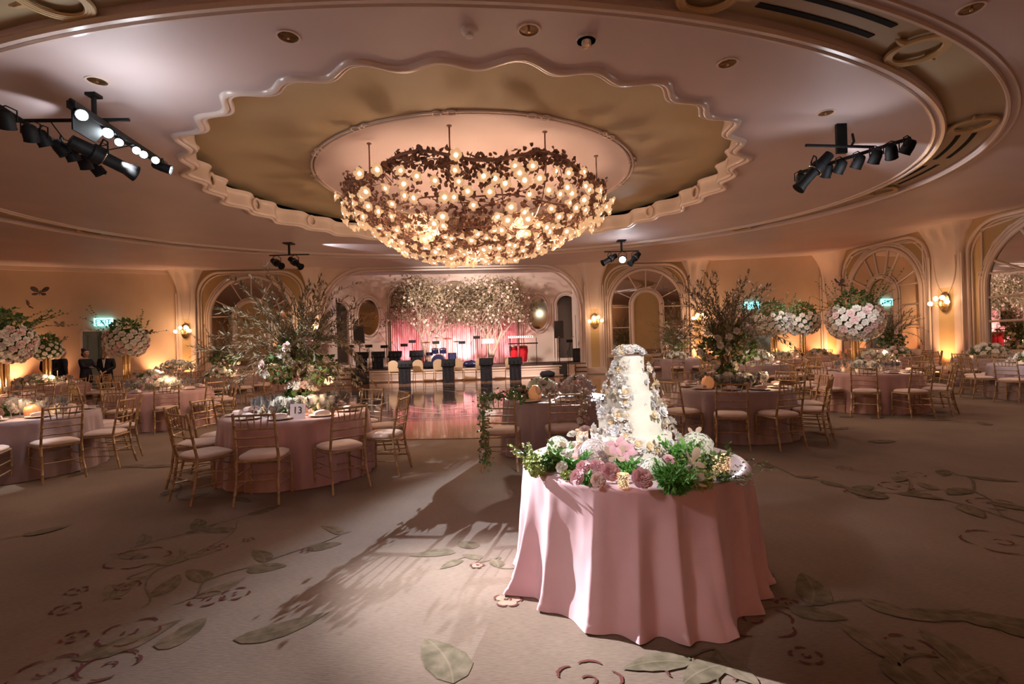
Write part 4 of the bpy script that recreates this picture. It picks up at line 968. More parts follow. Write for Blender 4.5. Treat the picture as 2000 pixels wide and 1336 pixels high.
while len(pts) < 370 and tries < 40000:
    tries += 1; a = r.random() * 6.28; rho = CR * math.sqrt(r.random()) * 1.03
    if r.random() < .22: rho = CR * r.uniform(.95, 1.05)
    z = bowl(min(rho, CR)) - (.02 if rho < CR * .9 else r.uniform(0, .35)) + r.uniform(-.10, .05)
    near = sin(a) < -.2
    if rho > 2.3 and near and r.random() < .5: continue
    p = Vector((rho * cos(a), rho * sin(a), z - 3.8))
    if all((p - q).length > .195 for q, _ in pts):
        n_ = Vector((cos(a) * (rho / CR) ** 1.3, sin(a) * (rho / CR) ** 1.3, -1.0 + .75 * (rho / CR) ** 2)).normalized() + Vector((r.uniform(-.5, .5), r.uniform(-.5, .5), r.uniform(-.4, .3)))
        pts.append((p, n_))
campos = Vector((0, 0, CAM_H)) - O
pts.sort(key=lambda q: (q[0] - campos).length)
for i, (p, n_) in enumerate(pts[:100]):
    o = put('rose_lamp', rlm, chd, matx=align(p, n_, 1.36 * r.uniform(.85, 1.12), r.random() * 6)); put('bulb', blm, o)
st = MB(); sb = MB()
for p, n_ in pts[100:]:
    T = align(p, n_, 1.36 * r.uniform(.85, 1.12), r.random() * 6); st.merge(rl, T); sb.merge(bl, T, 1)
st.merge(sb); build('rose_lamps', st, [M['petal_lamp'], M['bulb']], chd, 60)['kind'] = 'stuff'
# small spots that wash the dome
for px, py in ((808, 253), (1085, 250), (640, 328), (1212, 325)):
    pass
# =================================================================== TABLES, CHAIRS
def cloth_mesh(rt, h, flare, seed, nf=22, amp=.05, tips=(), nt=220, nz=16, puddle=.0, sharp=False):
    r = random.Random(seed); ph = [(nf * q + r.randint(-1, 1), r.random() * 6.28, w) for q, w in ((.5, .5), (1, 1.0), (1.6, .45), (2.3, .25))]
    def fold(t, v):
        s = sum(w * sin(k * t + p + .5 * v * sin(3 * t + p)) for k, p, w in ph) / 1.6
        if sharp: s = 1.1 * (1 - 2 * abs(sin(.5 * (k0 * t + 1.2 * sin(2 * t + .6) + .9 * sin(5 * t + 2) + .35 * v))) ** 1.25) * .8 + .35 * s
        return s
    b = MB(); rows = []; k0 = nf + 4
    prof = [(0, 0), (rt * .5, 0), (rt * .93, 0), (rt * .985, -.003), (rt + .002, -.016)]
    b.v.append((0, 0, h)); 
    for rr, dz in prof[1:]: rows.append([(rr * cos(2 * pi * j / nt), rr * sin(2 * pi * j / nt), h + dz) for j in range(nt)])
    for i in range(1, nz + 1):
        v = i / nz; row = []
        for j in range(nt):
            t = 2 * pi * j / nt; f = fold(t, v); f = f if f > 0 else f * .8
            rr = rt + .004 + flare * v ** 1.2 + amp * f * min(1, v * (1.2 if sharp else 1.5)) ** .8
            z = (h - .016) * (1 - v) + .004
            for ta, tw, tl in tips:
                dlt = math.atan2(sin(t - ta), cos(t - ta)); g = math.exp(-(dlt / tw) ** 2); rr += tl * g * v ** 2
            if puddle: rr += puddle * max(0, v - .86) / .14 * (1 + .8 * f); 
            rr += .006 * noise.noise(Vector((t * 9, v * 5, seed)))
            row.append((rr * cos(t), rr * sin(t), z + (.014 * max(0, f) * (v > .95))))
        rows.append(row)
    for rw in rows: b.v += rw
    b.f = [(0, 1 + j, 1 + (j + 1) % nt) for j in range(nt)]
    for i in range(len(rows) - 1):
        o = 1 + i * nt
        for j in range(nt): b.f.append((o + j, o + nt + j, o + nt + (j + 1) % nt, o + (j + 1) % nt))
    b.m = [0] * len(b.f); return b
def wave_tube(b, p, q, r, n=6, knots=True, mi=0):
    "bamboo-turned stick"
    p, q = Vector(p), Vector(q); L = (q - p).length; pts = []; rs = []; k = max(2, int(L / .11))
    for i in range(k + 1):
        t = i / k
        if 0 < i < k and knots:
            for d, f in ((-.006, 1), (0, 1.28), (.006, 1)): pts.append(p.lerp(q, t + d / L)); rs.append(r * f)
        else: pts.append(p.lerp(q, t)); rs.append(r)
    b.tube(pts, rs, n, mi)
def make_chair():
    t = thing('chiavari_chair', 'x', 'chair'); w, d = .20, .19
    b = MB(); 
    n = 26; rows = []
    for rr, z in ((.0, .505), (.5, .503), (.82, .495), (.97, .478), (1.0, .462), (.97, .447), (.9, .440)):
        rows.append([(rr * (w + .022) * (abs(cos(a)) ** .5) * (1 if cos(a) > 0 else -1) * (1 + .06 * sin(a)), rr * (d + .022) * (abs(sin(a)) ** .5) * (1 if sin(a) > 0 else -1), z) for a in [2 * pi * j / n for j in range(n)]])
    for rw in rows: b.v += rw
    for i in range(6):
        for j in range(n): b.f.append((i * n + j, (i + 1) * n + j, (i + 1) * n + (j + 1) % n, i * n + (j + 1) % n)); b.m.append(0)
    build('seat_cushion', b, M['cushion'], t, 75)
    b = MB()
    for a, c in (((-w, -d, .43), (w, -d, .43)), ((w, -d, .43), (w * 1.04, d, .43)), ((w * 1.04, d, .43), (-w * 1.04, d, .43)), ((-w * 1.04, d, .43), (-w, -d, .43))): b.tube([a, c], .014, 8)
    b.box((0, 0, .432), (.36, .34, .014)); build('seat_frame', b, M['gold'], t)
    for s in (-1, 1):
        b = MB(); wave_tube(b, (s * w * 1.04, d, .44), (s * w * 1.06, d + .01, .0), .0135, 8); build('leg', b, M['gold'], t)
        b = MB(); wave_tube(b, (s * w, -d, .45), (s * w * 1.0, -d - .03, .22), .0145, 8); wave_tube(b, (s * w, -d - .03, .22), (s * w * 1.08, -d - .085, 0), .0135, 8); build('leg', b, M['gold'], t)
    b = MB()
    bk = lambda z: -d - .012 - (z - .44) * .16
    for s in (-1, 1): wave_tube(b, (s * w, -d, .44), (s * w * .97, bk(.93), .93), .0145, 8)
    for z, r_ in ((.905, .012), (.765, .0095), (.675, .009), (.585, .009)): wave_tube(b, (-w * .98, bk(z), z), (w * .98, bk(z), z), r_, 6, z != .905)
    build('backrest', b, M['gold'], t)
    for k in range(5):
        x = (k - 2) * .062; b = MB(); wave_tube(b, (x * .9, bk(.765), .765), (x * 1.15, bk(.905), .905), .0065, 5); build('spindle', b, M['gold'], t)
    b = MB()
    for z in (.17, .29): 
        for s in (-1, 1): wave_tube(b, (s * w * 1.03, d, z), (s * w * 1.03, -d - .03, z), .007, 5)
    for z in (.21, .33): wave_tube(b, (-w, d, z), (w, d, z), .007, 5)
    wave_tube(b, (-w, -d - .025, .24), (w, -d - .025, .24), .007, 5); build('stretcher', b, M['gold'], t)
    return t
CHAIR = make_chair(); chair_used = [False]
def chair(x, y, rz, label, group):
    o = CHAIR if not chair_used[0] else copy_tree(CHAIR)
    chair_used[0] = True; o.location = (x, y, .004); o.rotation_euler = (0, 0, rz); o['label'] = label; o['category'] = 'chair'; o['group'] = group; return o
DIRN = {0: 'nearest the camera', 1: 'near side, right of middle', 2: 'right side, near half', 3: 'right side, far half', 4: 'far side, right of middle', 5: 'farthest from the camera', 6: 'far side, left of middle', 7: 'left side, far half', 8: 'left side, near half', 9: 'near side, left of middle'}
def in_view(x, y, z=.5, m=40):
    if y < .6: return False
    a, b_ = x / y, (z - CAM_H) / y; u = a * _c - b_ * _s; v = a * _s + b_ * _c; return -m < 1000 + u * 1000 < 2000 + m
# roses
def rose_mesh(name, m, open_=1.0, lay=4, quads=(4, 3), m2=None):
    b = MB(); b.ball((0, 0, .33), .16, 8, 5, 1 if m2 else 0, sc=(1, 1, 1.5))
    for k in range(lay):
        f = k / (lay - 1) if lay > 1 else 1; np_ = 3 + k
        for j in range(np_): petal(b, 2 * pi * j / np_ + k * .7, .05, .10 + .38 * f * open_, .62 - .20 * f * f * open_, 1.0 - .38 * f, 1 if (m2 and f < .45) else 0, .08 * f * open_, *quads, tw=.15)
    return b.mesh(name, [m, m2] if m2 else [m], 60)
RM = {k: rose_mesh('rose', M['rose_' + k], 1.15, 6, (4, 3)) for k in ('pink', 'blush', 'white')}
RMc = {k: rose_mesh('rose', M['rose_' + k], 1.1, 4, (4, 3)) for k in ('pink', 'blush', 'white')}
def hyd_mesh(m, n=340, seed=1, r=1.0):
    b = MB(); rr = random.Random(seed)
    for i in range(n):
        z = 1 - 2 * (i + .5) / n * .92; a = i * 2.39996; q = math.sqrt(max(0, 1 - z * z)); N_ = Vector((q * cos(a), q * sin(a), z)); p = N_ * r * (.93 + rr.random() * .1)
        T = align(p, N_ + Vector((rr.uniform(-.3, .3), rr.uniform(-.3, .3), 0)), .115 * r, rr.random() * 6)
        for j in range(4):
            c, s_ = cos(j * pi / 2), sin(j * pi / 2)
            b.add([(0, 0, 0), (c * .6 - s_ * .55, s_ * .6 + c * .55, .12), (c * 1.15, s_ * 1.15, .0), (c * .6 + s_ * .55, s_ * .6 - c * .55, .12)], [(0, 3, 2, 1)], 0, T)
    b.ball((0, 0, 0), r * .86, 12, 8); return b.mesh('hydrangea', [m], False)
HY = {'white': hyd_mesh(M['hyd_white']), 'mauve': hyd_mesh(M['hyd_mauve'], seed=3)}
def sprig(b, p, d, L, rr, mi_leaf=0, ls=(.05, .09), lw=.32, n=12, stem=None, droop=.0, kind=0):
    d = d.normalized(); q = p.copy(); pts = [q.copy()]
    for i in range(n):
        d = (d + Vector((rr.uniform(-.12, .12), rr.uniform(-.12, .12), rr.uniform(-.1, .1) - droop))).normalized(); q = q + d * L / n; pts.append(q.copy())
        if i > 0:
            for s_ in (-1, 1):
                sd = d.cross(Vector((rr.uniform(-1, 1), rr.uniform(-1, 1), rr.uniform(-1, 1)))).normalized(); l = rr.uniform(*ls)
                b.leaf(q, d * .75 + sd * .7, Vector((rr.uniform(-.5, .5), rr.uniform(-.5, .5), 1)), l, l * lw, mi_leaf, .25, kind)
    if stem is not None: stem.tube(pts, [.005 * (1 - .6 * i / n) for i in range(n + 1)], 4)
def foliage(b, c, rad, n, rr, ls=(.05, .1), lw=.35, mi=0, half=False, sc=(1, 1, 1), kind=0):
    for k in range(n):
        v = Vector((rr.gauss(0, 1), rr.gauss(0, 1), rr.gauss(0, 1))).normalized(); 
        if half and v.z < 0: v.z *= -.3
        p = Vector(c) + Vector((v.x * sc[0], v.y * sc[1], v.z * sc[2])) * rad * rr.uniform(.8, 1.08); l = rr.uniform(*ls)
        b.leaf(p, v * .7 + Vector((rr.uniform(-1, 1), rr.uniform(-1, 1), rr.uniform(-1, 1))) * .7, v, l, l * lw, mi, .3, kind)
def butterfly(p, s, lab, m, ang=0, tilt=.5, parent=None, group='paper butterflies in the flowers'):
    b = MB()
    for sx_ in (-1, 1):
        for a0, L_, W_ in ((R(38), 1.15, .36), (R(-35), .85, .34)):
            vs = [(0, 0, 0)]
            for j in range(11):
                q = -1 + 2 * j / 10; aa = a0 + q * W_ * 1.35; rr_ = L_ * (1 - .42 * q * q) * (1 - .10 * abs(sin(q * 7))); vs.append((sx_ * cos(aa) * rr_ * s, sin(aa) * rr_ * s, (.45 * rr_ + .10 * (1 - q * q)) * s * tilt))
            vs.append((sx_ * cos(a0) * L_ * .5 * s, sin(a0) * L_ * .5 * s, .34 * s * tilt)); b.add(vs, [(0, 1, 12)] + [(j, j + 1, 12) for j in range(1, 11)] + [(11, 0, 12)])
    b.tube([(0, -.4 * s, 0), (0, 0, .02 * s), (0, .45 * s, .02 * s)], [.02 * s, .06 * s, .03 * s], 6)
    o = build('butterfly', b, m, parent, 30, loc=p, rot=(R(60), 0, ang))
    return o
FS = .0
def willow(x, y, zt, seed, lab, scale=1.0, bias=(0, 0), roses=16, nb=46, group='willow branch centrepieces', bm=2.0, low=True, rclust=1.0):
    nb = int(nb * (1 if nb > 70 else 1.25)); r = random.Random(seed); t = thing('willow_arrangement', lab, 'flower arrangement', (x, y, zt), 0, group)
    tb = MB(); lf = MB(); gr = MB()
    for k in range(7):
        a = 2 * pi * k / 7; tb.tube([(cos(a) * .03, sin(a) * .03, 0), (cos(a + .6) * .06 * scale, sin(a + .6) * .06 * scale, .35 * scale), (cos(a + 1.2) * .12 * scale, sin(a + 1.2) * .10 * scale, .8 * scale)], [.022, .018, .012], 6)
    for k in range(nb):
        a = 2 * pi * k / nb * 5 + r.uniform(-.3, .3); el = r.uniform(.35, 1.42); d = Vector((cos(a) * cos(el) * 1.1 + bias[0], sin(a) * cos(el) * .8, sin(el) + bias[1])); L = r.uniform(.75, 1.25) * scale * (1.0 if el > .6 else .95)
        p = Vector((cos(a) * .08, sin(a) * .08, r.uniform(.45, .85))) * scale
        sprig(lf, p, d, L, r, 0, (.05 * scale ** .5, .095 * scale ** .5), .16, 30, tb, .02 + .035 * (el < .7))
    build('branches', tb, M['bark'], t); o = build('willow_leaves', lf, M['willow'], t, False); o['kind'] = 'stuff'
    for c, rad, n in (((0, 0, .72), .24, 260), ((-.24, -.05, .55), .16, 160), ((.26, 0, .55), .18, 180), ((0, -.05, .2), .13, 140), ((0, 0, .03), .22, 240)):
        foliage(gr, Vector(c) * scale, rad * scale, n, r, (.05, .09), .4, 0)
    o = build('greenery', gr, M['leaf'], t, False); o['kind'] = 'stuff'
    for k in range(roses):
        cc = r.choice(((-.22, .55, .22), (.26, .55, .24), (.1, .72, .28), (0, .25, .15)))
        v = Vector((r.gauss(0, 1), -abs(r.gauss(0, .9)), r.gauss(0, .8))).normalized(); p = (Vector((cc[0], 0, cc[1])) + v * cc[2] * 1.02) * scale
        put('rose', RMc[r.choice(('white', 'white', 'blush'))], t, matx=align(p, v, .105 * r.uniform(.8, 1.25), r.random() * 6))
    return t
def ball_arr(x, y, zt, seed, lab, rad=.36, hv=.85, n=30, twigs=10, group='tall rose ball centrepieces', cols=('white', 'blush', 'white'), bf=0, side=0):
    r = random.Random(seed); t = thing('tall_rose_arrangement', lab, 'flower arrangement', (x, y, zt), 0, group); b = MB()
    for k in range(5):
        a = 2 * pi * k / 5; q = .07; b.lathe([(.036, 0), (.036, hv * (1 - .05 * (k % 2))), (.032, hv * .98)], 14, 0, Matrix.Translation((q * cos(a), q * sin(a), 0)))
    b.lathe([(.15, 0), (.15, .012), (.001, .014)], 24); build('vase', b, M['gold_metal'], t)
    c = Vector((0, 0, hv + rad * .75)); g = MB(); st = MB()
    foliage(g, c, rad * .78, int(500 * rad / .4), r, (.05, .11), .38, 0, False, (1.2, 1.0, .8)); foliage(g, c + Vector((0, 0, rad * .6)), rad * .75, int(420 * rad / .4), r, (.06, .13), .38)
    for k in range(twigs):
        a = r.random() * 6.28; d = Vector((cos(a) * 1.1 + side * .6, sin(a) * .6, r.uniform(.3, 1.3))); sprig(g, c + Vector((cos(a), sin(a), .6)) * rad * .6, d, rad * r.uniform(1.2, 2.2), r, 0, (.035, .07), .4, 14, st, .01)
    build('greenery', g, M['leaf'], t, False)['kind'] = 'stuff'; build('twigs', st, M['bark'], t)
    for i in range(n):
        z = .62 - 1.5 * (i + .5) / n; a = i * 2.39996; q = math.sqrt(max(.05, 1 - z * z)); N_ = Vector((q * cos(a), q * sin(a), z))
        put('rose', RMc[r.choice(cols)], t, matx=align(c + Vector((N_.x * 1.12, N_.y * 1.05, N_.z * .95)) * rad * .93, N_, rad * .33 * r.uniform(.85, 1.2), r.random() * 6))
    return t, c
def low_arr(x, y, zt, seed, lab, rad=.34, n=16, h=.16, cols=('white', 'white', 'blush'), group='low white flower mounds on the tables', hyd=4):
    r = random.Random(seed); t = thing('low_flower_arrangement', lab, 'flower arrangement', (x, y, zt), 0, group); g = MB()
    foliage(g, (0, 0, h * .35), rad * .9, 260, r, (.04, .08), .4, 0, True, (1, 1, h / rad * .7)); build('greenery', g, M['leaf'], t, False)['kind'] = 'stuff'
    for i in range(n):
        q = math.sqrt((i + .5) / n); a = i * 2.39996 + .3; N_ = Vector((q * cos(a), q * sin(a), 1.1 - q)).normalized(); p = Vector((q * rad * cos(a), q * rad * sin(a), h * (1.05 - .75 * q * q)))
        if i % 4 == 1 and hyd > 0: hyd -= 1; put('hydrangea', HY['white'], t, matx=align(p, N_, .10, 0))
        else: put('rose', RMc[r.choice(cols)], t, matx=align(p, N_, .125 * r.uniform(.85, 1.2), r.random() * 6))
    return t
# tableware
def make_glass(nm, prof, m):
    b = MB(); b.openlathe(prof, 14); return b.mesh(nm, [m], 60)
WG = make_glass('wine_glass', [(.036, .001), (.034, .004), (.006, .008), (.0045, .05), (.0045, .085), (.014, .095), (.034, .12), (.041, .155), (.036, .20), (.034, .20), (.0385, .155), (.032, .123), (.003, .10)], M['glass'])
CG = make_glass('champagne_flute', [(.034, .001), (.005, .006), (.004, .09), (.014, .11), (.025, .15), (.024, .235), (.0225, .235), (.0235, .15), (.003, .11)], M['glass'])
b = MB(); b.lathe([(.07, .004), (.085, .006), (.145, .018), (.148, .02), (.145, .021), (.085, .010), (.001, .010)], 28); PLM = b.mesh('plate', [M['plate'], M['napkin']])
b = MB(); b.prism([(-.09, 0), (.09, 0), (.085, .035), (.03, .05), (-.04, .045), (-.085, .03)], .07, 0, Matrix.Translation((0, -.035, 0))); NPM = b.mesh('napkin', [M['napkin']], 60)
def candle(x, y, z, lab, s=1.0, group=None):
    t = thing('votive_candle', lab, 'candle', (x, y, z), 0, group); t.scale = (s,) * 3
    b = MB(); b.openlathe([(.028, .0), (.033, .006), (.036, .085), (.0335, .085), (.031, .01), (.001, .008)], 20); build('holder', b, M['mercury'], t)
    b = MB(); b.lathe([(.026, .012), (.026, .045), (.001, .046)], 14); b.tube([(0, 0, .045), (0, 0, .052)], .0015, 4); build('wax', b, M['rose_white'], t)
    b = MB(); b.lathe([(.001, .052), (.006, .06), (.004, .07), (.001, .08)], 10); build('flame', b, M['wick'], t)
    return t
def pumpkin_vase(x, y, z, lab, s=1.0):
    t = thing('amber_lantern', lab, 'lantern', (x, y, z), 0, 'glowing amber glass lanterns'); t.scale = (s,) * 3
    b = MB(); n = 32; prof = [(.04, 0), (.075, .03), (.085, .08), (.07, .135), (.04, .16), (.035, .17)]
    for r_, zz in prof: b.v += [(r_ * (1 + .05 * cos(8 * a)) * cos(a), r_ * (1 + .05 * cos(8 * a)) * sin(a), zz) for a in [2 * pi * j / n for j in range(n)]]
    b.f = [(i * n + j, i * n + (j + 1) % n, (i + 1) * n + (j + 1) % n, (i + 1) * n + j) for i in range(5) for j in range(n)] + [tuple(range(n - 1, -1, -1))]; b.m = [0] * len(b.f)
    build('bowl', b, M['amber'], t); b = MB(); b.lathe([(.03, .17), (.036, .175), (.02, .185), (.001, .187)], 16); build('lid', b, M['brass'], t)
TH = .76
FLEX = []
def table(key, x, y, r_, desc, nch, phase, ware=(8, 20), cloth='cloth_rose', seed=0, angs=None, cr=None, wrange=None):
    t = thing('round_table', 'round banquet table hidden under its cloth, ' + desc, 'table', (x, y, 0), 0, None)
    b = MB(); b.lathe([(r_ - .02, TH - .035), (r_ - .015, TH - .022), (r_ - .02, TH - .008), (.001, TH - .008)], 40); build('table_top', b, M['bark'], t)
    for s_ in (-1, 1): b = MB(); b.tube([(s_ * .35, -.3, 0), (s_ * .35, -.3, TH - .04)], .015, 6); b.tube([(s_ * .35, .3, 0), (s_ * .35, .3, TH - .04)], .015, 6); build('leg', b, M['black'], t)
    near = y < 12
    cm = cloth_mesh(r_, TH, .06, seed + 5, 20 if near else 14, .042, nt=200 if near else 100, nz=12 if near else 7)
    o = build('tablecloth', cm, M[cloth], smooth=70, loc=(x, y, 0)); tag(o, {'cloth_rose': 'dusty rose floor-length tablecloth, ', 'cloth_grey': 'grey mauve floor-length tablecloth, '}[cloth] + desc, 'tablecloth', 'floor-length cloths on the guest tables')
    A = [R(a) for a in angs] if angs else [R(phase) + 2 * pi * k / nch for k in range(nch)]
    used = set(); rr = random.Random(seed * 13 + 1)
    for a in A:
        ja = a + rr.uniform(-.03, .03) * (0 if angs else 1.5); q = (cr or r_ + .225) + rr.uniform(-.03, .04); cx, cy = x + cos(ja) * q, y + sin(ja) * q
        k = int(round((math.degrees(ja) + 90) / 36.0)) % 10
        for off in (0, 1, -1, 2, -2, 3, -3, 4, -4, 5):
            if (k + off) % 10 not in used: k = (k + off) % 10; break
        used.add(k)
        if not in_view(cx, cy): continue
        chair(cx, cy, ja + pi / 2 + rr.uniform(-.08, .08), 'gold chair, %s, %s' % (DIRN[k], desc), 'gold chairs ' + desc)
    # ware
    npl, ngl = ware; A2 = A if len(A) >= npl else A; c_ = 0
    for a in A2[:npl]:
        px_, py_ = x + cos(a) * (r_ - .20), y + sin(a) * (r_ - .20)
        if not in_view(px_, py_): continue
        o = put('plate', PLM, loc=(px_, py_, TH + .002)); tag(o, 'charger plate on the cloth ' + desc, 'plate', 'plates ' + desc)
        o = put('napkin', NPM, loc=(px_, py_, TH + .022), rot=(0, 0, a + pi / 2 + rr.uniform(-.3, .3))); tag(o, 'folded pink napkin lying on its plate ' + desc, 'napkin', 'napkins ' + desc)
    for k in range(ngl):
        a = A2[k % len(A2)] + .22 + .17 * (k // len(A2)) ; q = r_ - .38 - .05 * (k // len(A2) % 2)
        gx, gy = x + cos(a) * q, y + sin(a) * q
        if not in_view(gx, gy): continue
        fl_ = (k // len(A2)) % 3 == 1
        o = put('champagne_flute' if fl_ else 'wine_glass', CG if fl_ else WG, loc=(gx, gy, TH + .001)); tag(o, ('clear champagne flute ' if fl_ else 'clear wine glass ') + desc, 'glass', ('flutes ' if fl_ else 'wine glasses ') + desc)
    for k in range(4 if near else 3):
        a = rr.random() * 6.28; candle(x + cos(a) * .42, y + sin(a) * .42, TH + .001, 'lit votive candle on the table ' + desc, .9, 'votives ' + desc)
    return t
D = {'T13': 'at the table numbered 13', 'S': 'at the small table behind the cake', 'R1': 'at the willow table right of the cake', 'R2': 'at the second table right of the cake',
     'R3': 'at the table on the right edge', 'R4': 'at the table under the right edge mirror', 'R7': 'at the table with the big right rose ball', 'R8': 'at the table behind the right willow', 'R9': 'at the far table right of the exit sign',
     'R10': 'at the far right table near the corner', 'R11': 'at the far table below the tan arch', 'R12': 'at the table by the farther side mirror', 'L1': 'at the near left corner table', 'L2': 'at the wide table left of table 13',
     'L3': 'at the far left table with white ball', 'L4': 'at the left edge table with the big ball', 'L6': 'at the table before the left door', 'L7': 'at the table before the left arched mirror', 'L8': 'at the farthest left table', 'L9': 'at the far table left of the stage'}
table('T13', -2.75, 6.5, .87, D['T13'], 10, 0, (10, 44), 'cloth_rose', 1, angs=(-84, -44, -6, 28, 62, 98, 134, 170, -160, -120), cr=1.11)
table('R1', 3.5, 8.25, .90, D['R1'], 10, -114, (10, 44), 'cloth_grey', 2)
table('R2', 7.3, 10.55, .92, D['R2'], 10, -126, (8, 34), 'cloth_rose', 3)
table('R3', 11.75, 11.3, .95, D['R3'], 10, -160, (8, 16), 'cloth_grey', 4)
table('R4', 13.2, 14.2, .8, D['R4'], 8, 20, (4, 10), 'cloth_grey', 5)
table('R7', 9.55, 14.1, .9, D['R7'], 10, -100, (6, 16), 'cloth_rose', 6)
table('R8', 6.85, 14.6, .9, D['R8'], 10, -80, (6, 16), 'cloth_grey', 7)
table('R9', 9.0, 17.6, .9, D['R9'], 8, -70, (3, 10), 'cloth_rose', 8)
table('R10', 11.4, 19.6, .9, D['R10'], 8, -100, (3, 10), 'cloth_rose', 9)
table('R11', 6.3, 19.8, .9, D['R11'], 8, -60, (3, 10), 'cloth_grey', 10)
table('R12', 12.4, 16.8, .8, D['R12'], 8, -40, (3, 10), 'cloth_rose', 11)
table('L1', -6.8, 7.0, .90, D['L1'], 10, -28, (10, 30), 'cloth_grey', 12)
table('L2', -7.55, 10.95, .98, D['L2'], 10, -86, (8, 32), 'cloth_rose', 13)
table('L4', -10.55, 10.2, .9, D['L4'], 10, -20, (4, 10), 'cloth_rose', 14)
table('L3', -12.9, 14.2, .9, D['L3'], 10, -60, (6, 14), 'cloth_rose', 15)
table('L6', -11.2, 15.9, .85, D['L6'], 8, -40, (3, 12), 'cloth_rose', 16)
table('L7', -8.75, 15.6, .85, D['L7'], 10, -70, (6, 14), 'cloth_grey', 17)
table('L8', -12.6, 19.2, .9, D['L8'], 8, -90, (3, 10), 'cloth_rose', 18)
table('L9', -9.4, 19.4, .9, D['L9'], 8, -50, (3, 10), 'cloth_rose', 19)
# the small table for two
t = table('S', .62, 7.4, .76, D['S'], 0, 0, (0, 0), 'cloth_grey', 20, angs=())
c1 = chair(-.16, 6.45, -.10, 'gold chair with a leafy garland on its left post, behind the cake table', 'gold chairs of the table for two')
c2 = chair(.62, 6.52, .06, 'gold chair draped with pink roses, directly left of the cake', 'gold chairs of the table for two')
def garland(pts, seed, lab, cols, nr, lsz, lm, rs=.05):
    r = random.Random(seed); P = [Vector(p) for p in pts]; o0 = P[0].copy(); t = thing('flower_garland', lab, 'garland', tuple(o0), 0, 'garlands on the two decorated chairs'); g = MB()
    for i in range(len(P) - 1):
        for k in range(int((P[i + 1] - P[i]).length * 420)):
            p = P[i].lerp(P[i + 1], r.random()) - o0 + Vector((r.gauss(0, .035), r.gauss(0, .035), r.gauss(0, .03))); l = r.uniform(*lsz)
            g.leaf(p, Vector((r.uniform(-1, 1), r.uniform(-1, 1), r.uniform(-1, .6))), Vector((r.uniform(-1, 1), -1, r.uniform(-1, 1))), l, l * .36)
    build('greenery', g, lm, t, False)['kind'] = 'stuff'
    for k in range(nr):
        i = r.randrange(len(P) - 1); v = Vector((r.uniform(-1, 1), r.uniform(-1, .2), r.uniform(-.3, 1))).normalized(); p = P[i].lerp(P[i + 1], r.random()) - o0 + v * .05
        put('rose', RMc[r.choice(cols)], t, matx=align(p, v, rs * r.uniform(.8, 1.3), r.random() * 6))
garland([(-.36, 6.22, .08), (-.37, 6.23, .45), (-.36, 6.14, .80), (-.38, 6.14, .93), (-.22, 6.14, .92), (.03, 6.17, .95), (.10, 6.2, .86)], 5, 'leafy garland climbing the left post and rail of the left chair', ('blush', 'white'), 22, (.025, .05), M['leaf'], .032)
garland([(.42, 6.2, .96), (.62, 6.18, .99), (.84, 6.2, 1.02), (.88, 6.22, .88), (.86, 6.24, .66), (.82, 6.28, .5)], 6, 'pink rose garland over the top rail of the chair beside the cake', ('blush', 'blush', 'white'), 34, (.02, .035), M['leaf_olive'], .06)
# its flowers
def mound(x, y, z, rad, n, seed, lab, kind, size=.09):
    r = random.Random(seed); t = thing('flower_mound', lab, 'flower arrangement', (x, y, z), 0, 'flower mounds on the table for two'); g = MB(); foliage(g, (0, 0, .05), rad * .9, 240, r, (.05, .1), .4, 0, True); build('greenery', g, M['leaf'], t, False)['kind'] = 'stuff'
    for i in range(n):
        zz = 1 - (i + .5) / n; a = i * 2.4; q = math.sqrt(1 - zz * zz); N_ = Vector((q * cos(a), q * sin(a), zz)); k = r.choice(kind)
        if k in HY: put('hydrangea', HY[k], t, matx=align(N_ * rad + Vector((0, 0, .03)), N_, size * .95, 0))
        else: put('rose', RM[k[2:]], t, matx=align(N_ * rad + Vector((0, 0, .03)), N_, size * r.uniform(.8, 1.15), r.random() * 6))
mound(.08, 7.2, TH, .115, 12, 3, 'mound of peach roses at the left of the small table behind the cake', ('r_blush', 'r_blush', 'r_pink'))
mound(.42, 7.55, TH + .02, .17, 14, 4, 'mound of white and blush roses in the middle of the small table', ('r_white', 'r_blush', 'white'))
mound(.92, 7.35, TH + .03, .17, 12, 8, 'mound of mauve hydrangeas at the right of the small table', ('mauve', 'mauve', 'r_blush'), .1)
pumpkin_vase(.30, 7.1, TH, 'glowing orange lantern on the small table behind the cake', 1.1)
for k, (x, y) in enumerate(((.34, 6.9), (.46, 6.86), (.80, 6.9), (.9, 6.95), (1.1, 7.0), (.55, 6.95))): tag(put('wine_glass', WG, loc=(x, y, TH + .001)), 'clear wine glass on the small table behind the cake', 'glass', 'glasses on the table for two')
for x, y in ((.20, 6.87), (.72, 6.82)): tag(put('plate', PLM, loc=(x, y, TH + .002)), 'plate at the near edge of the small table, %s' % ('left' if x < .5 else 'right'), 'plate', 'plates on the table for two')
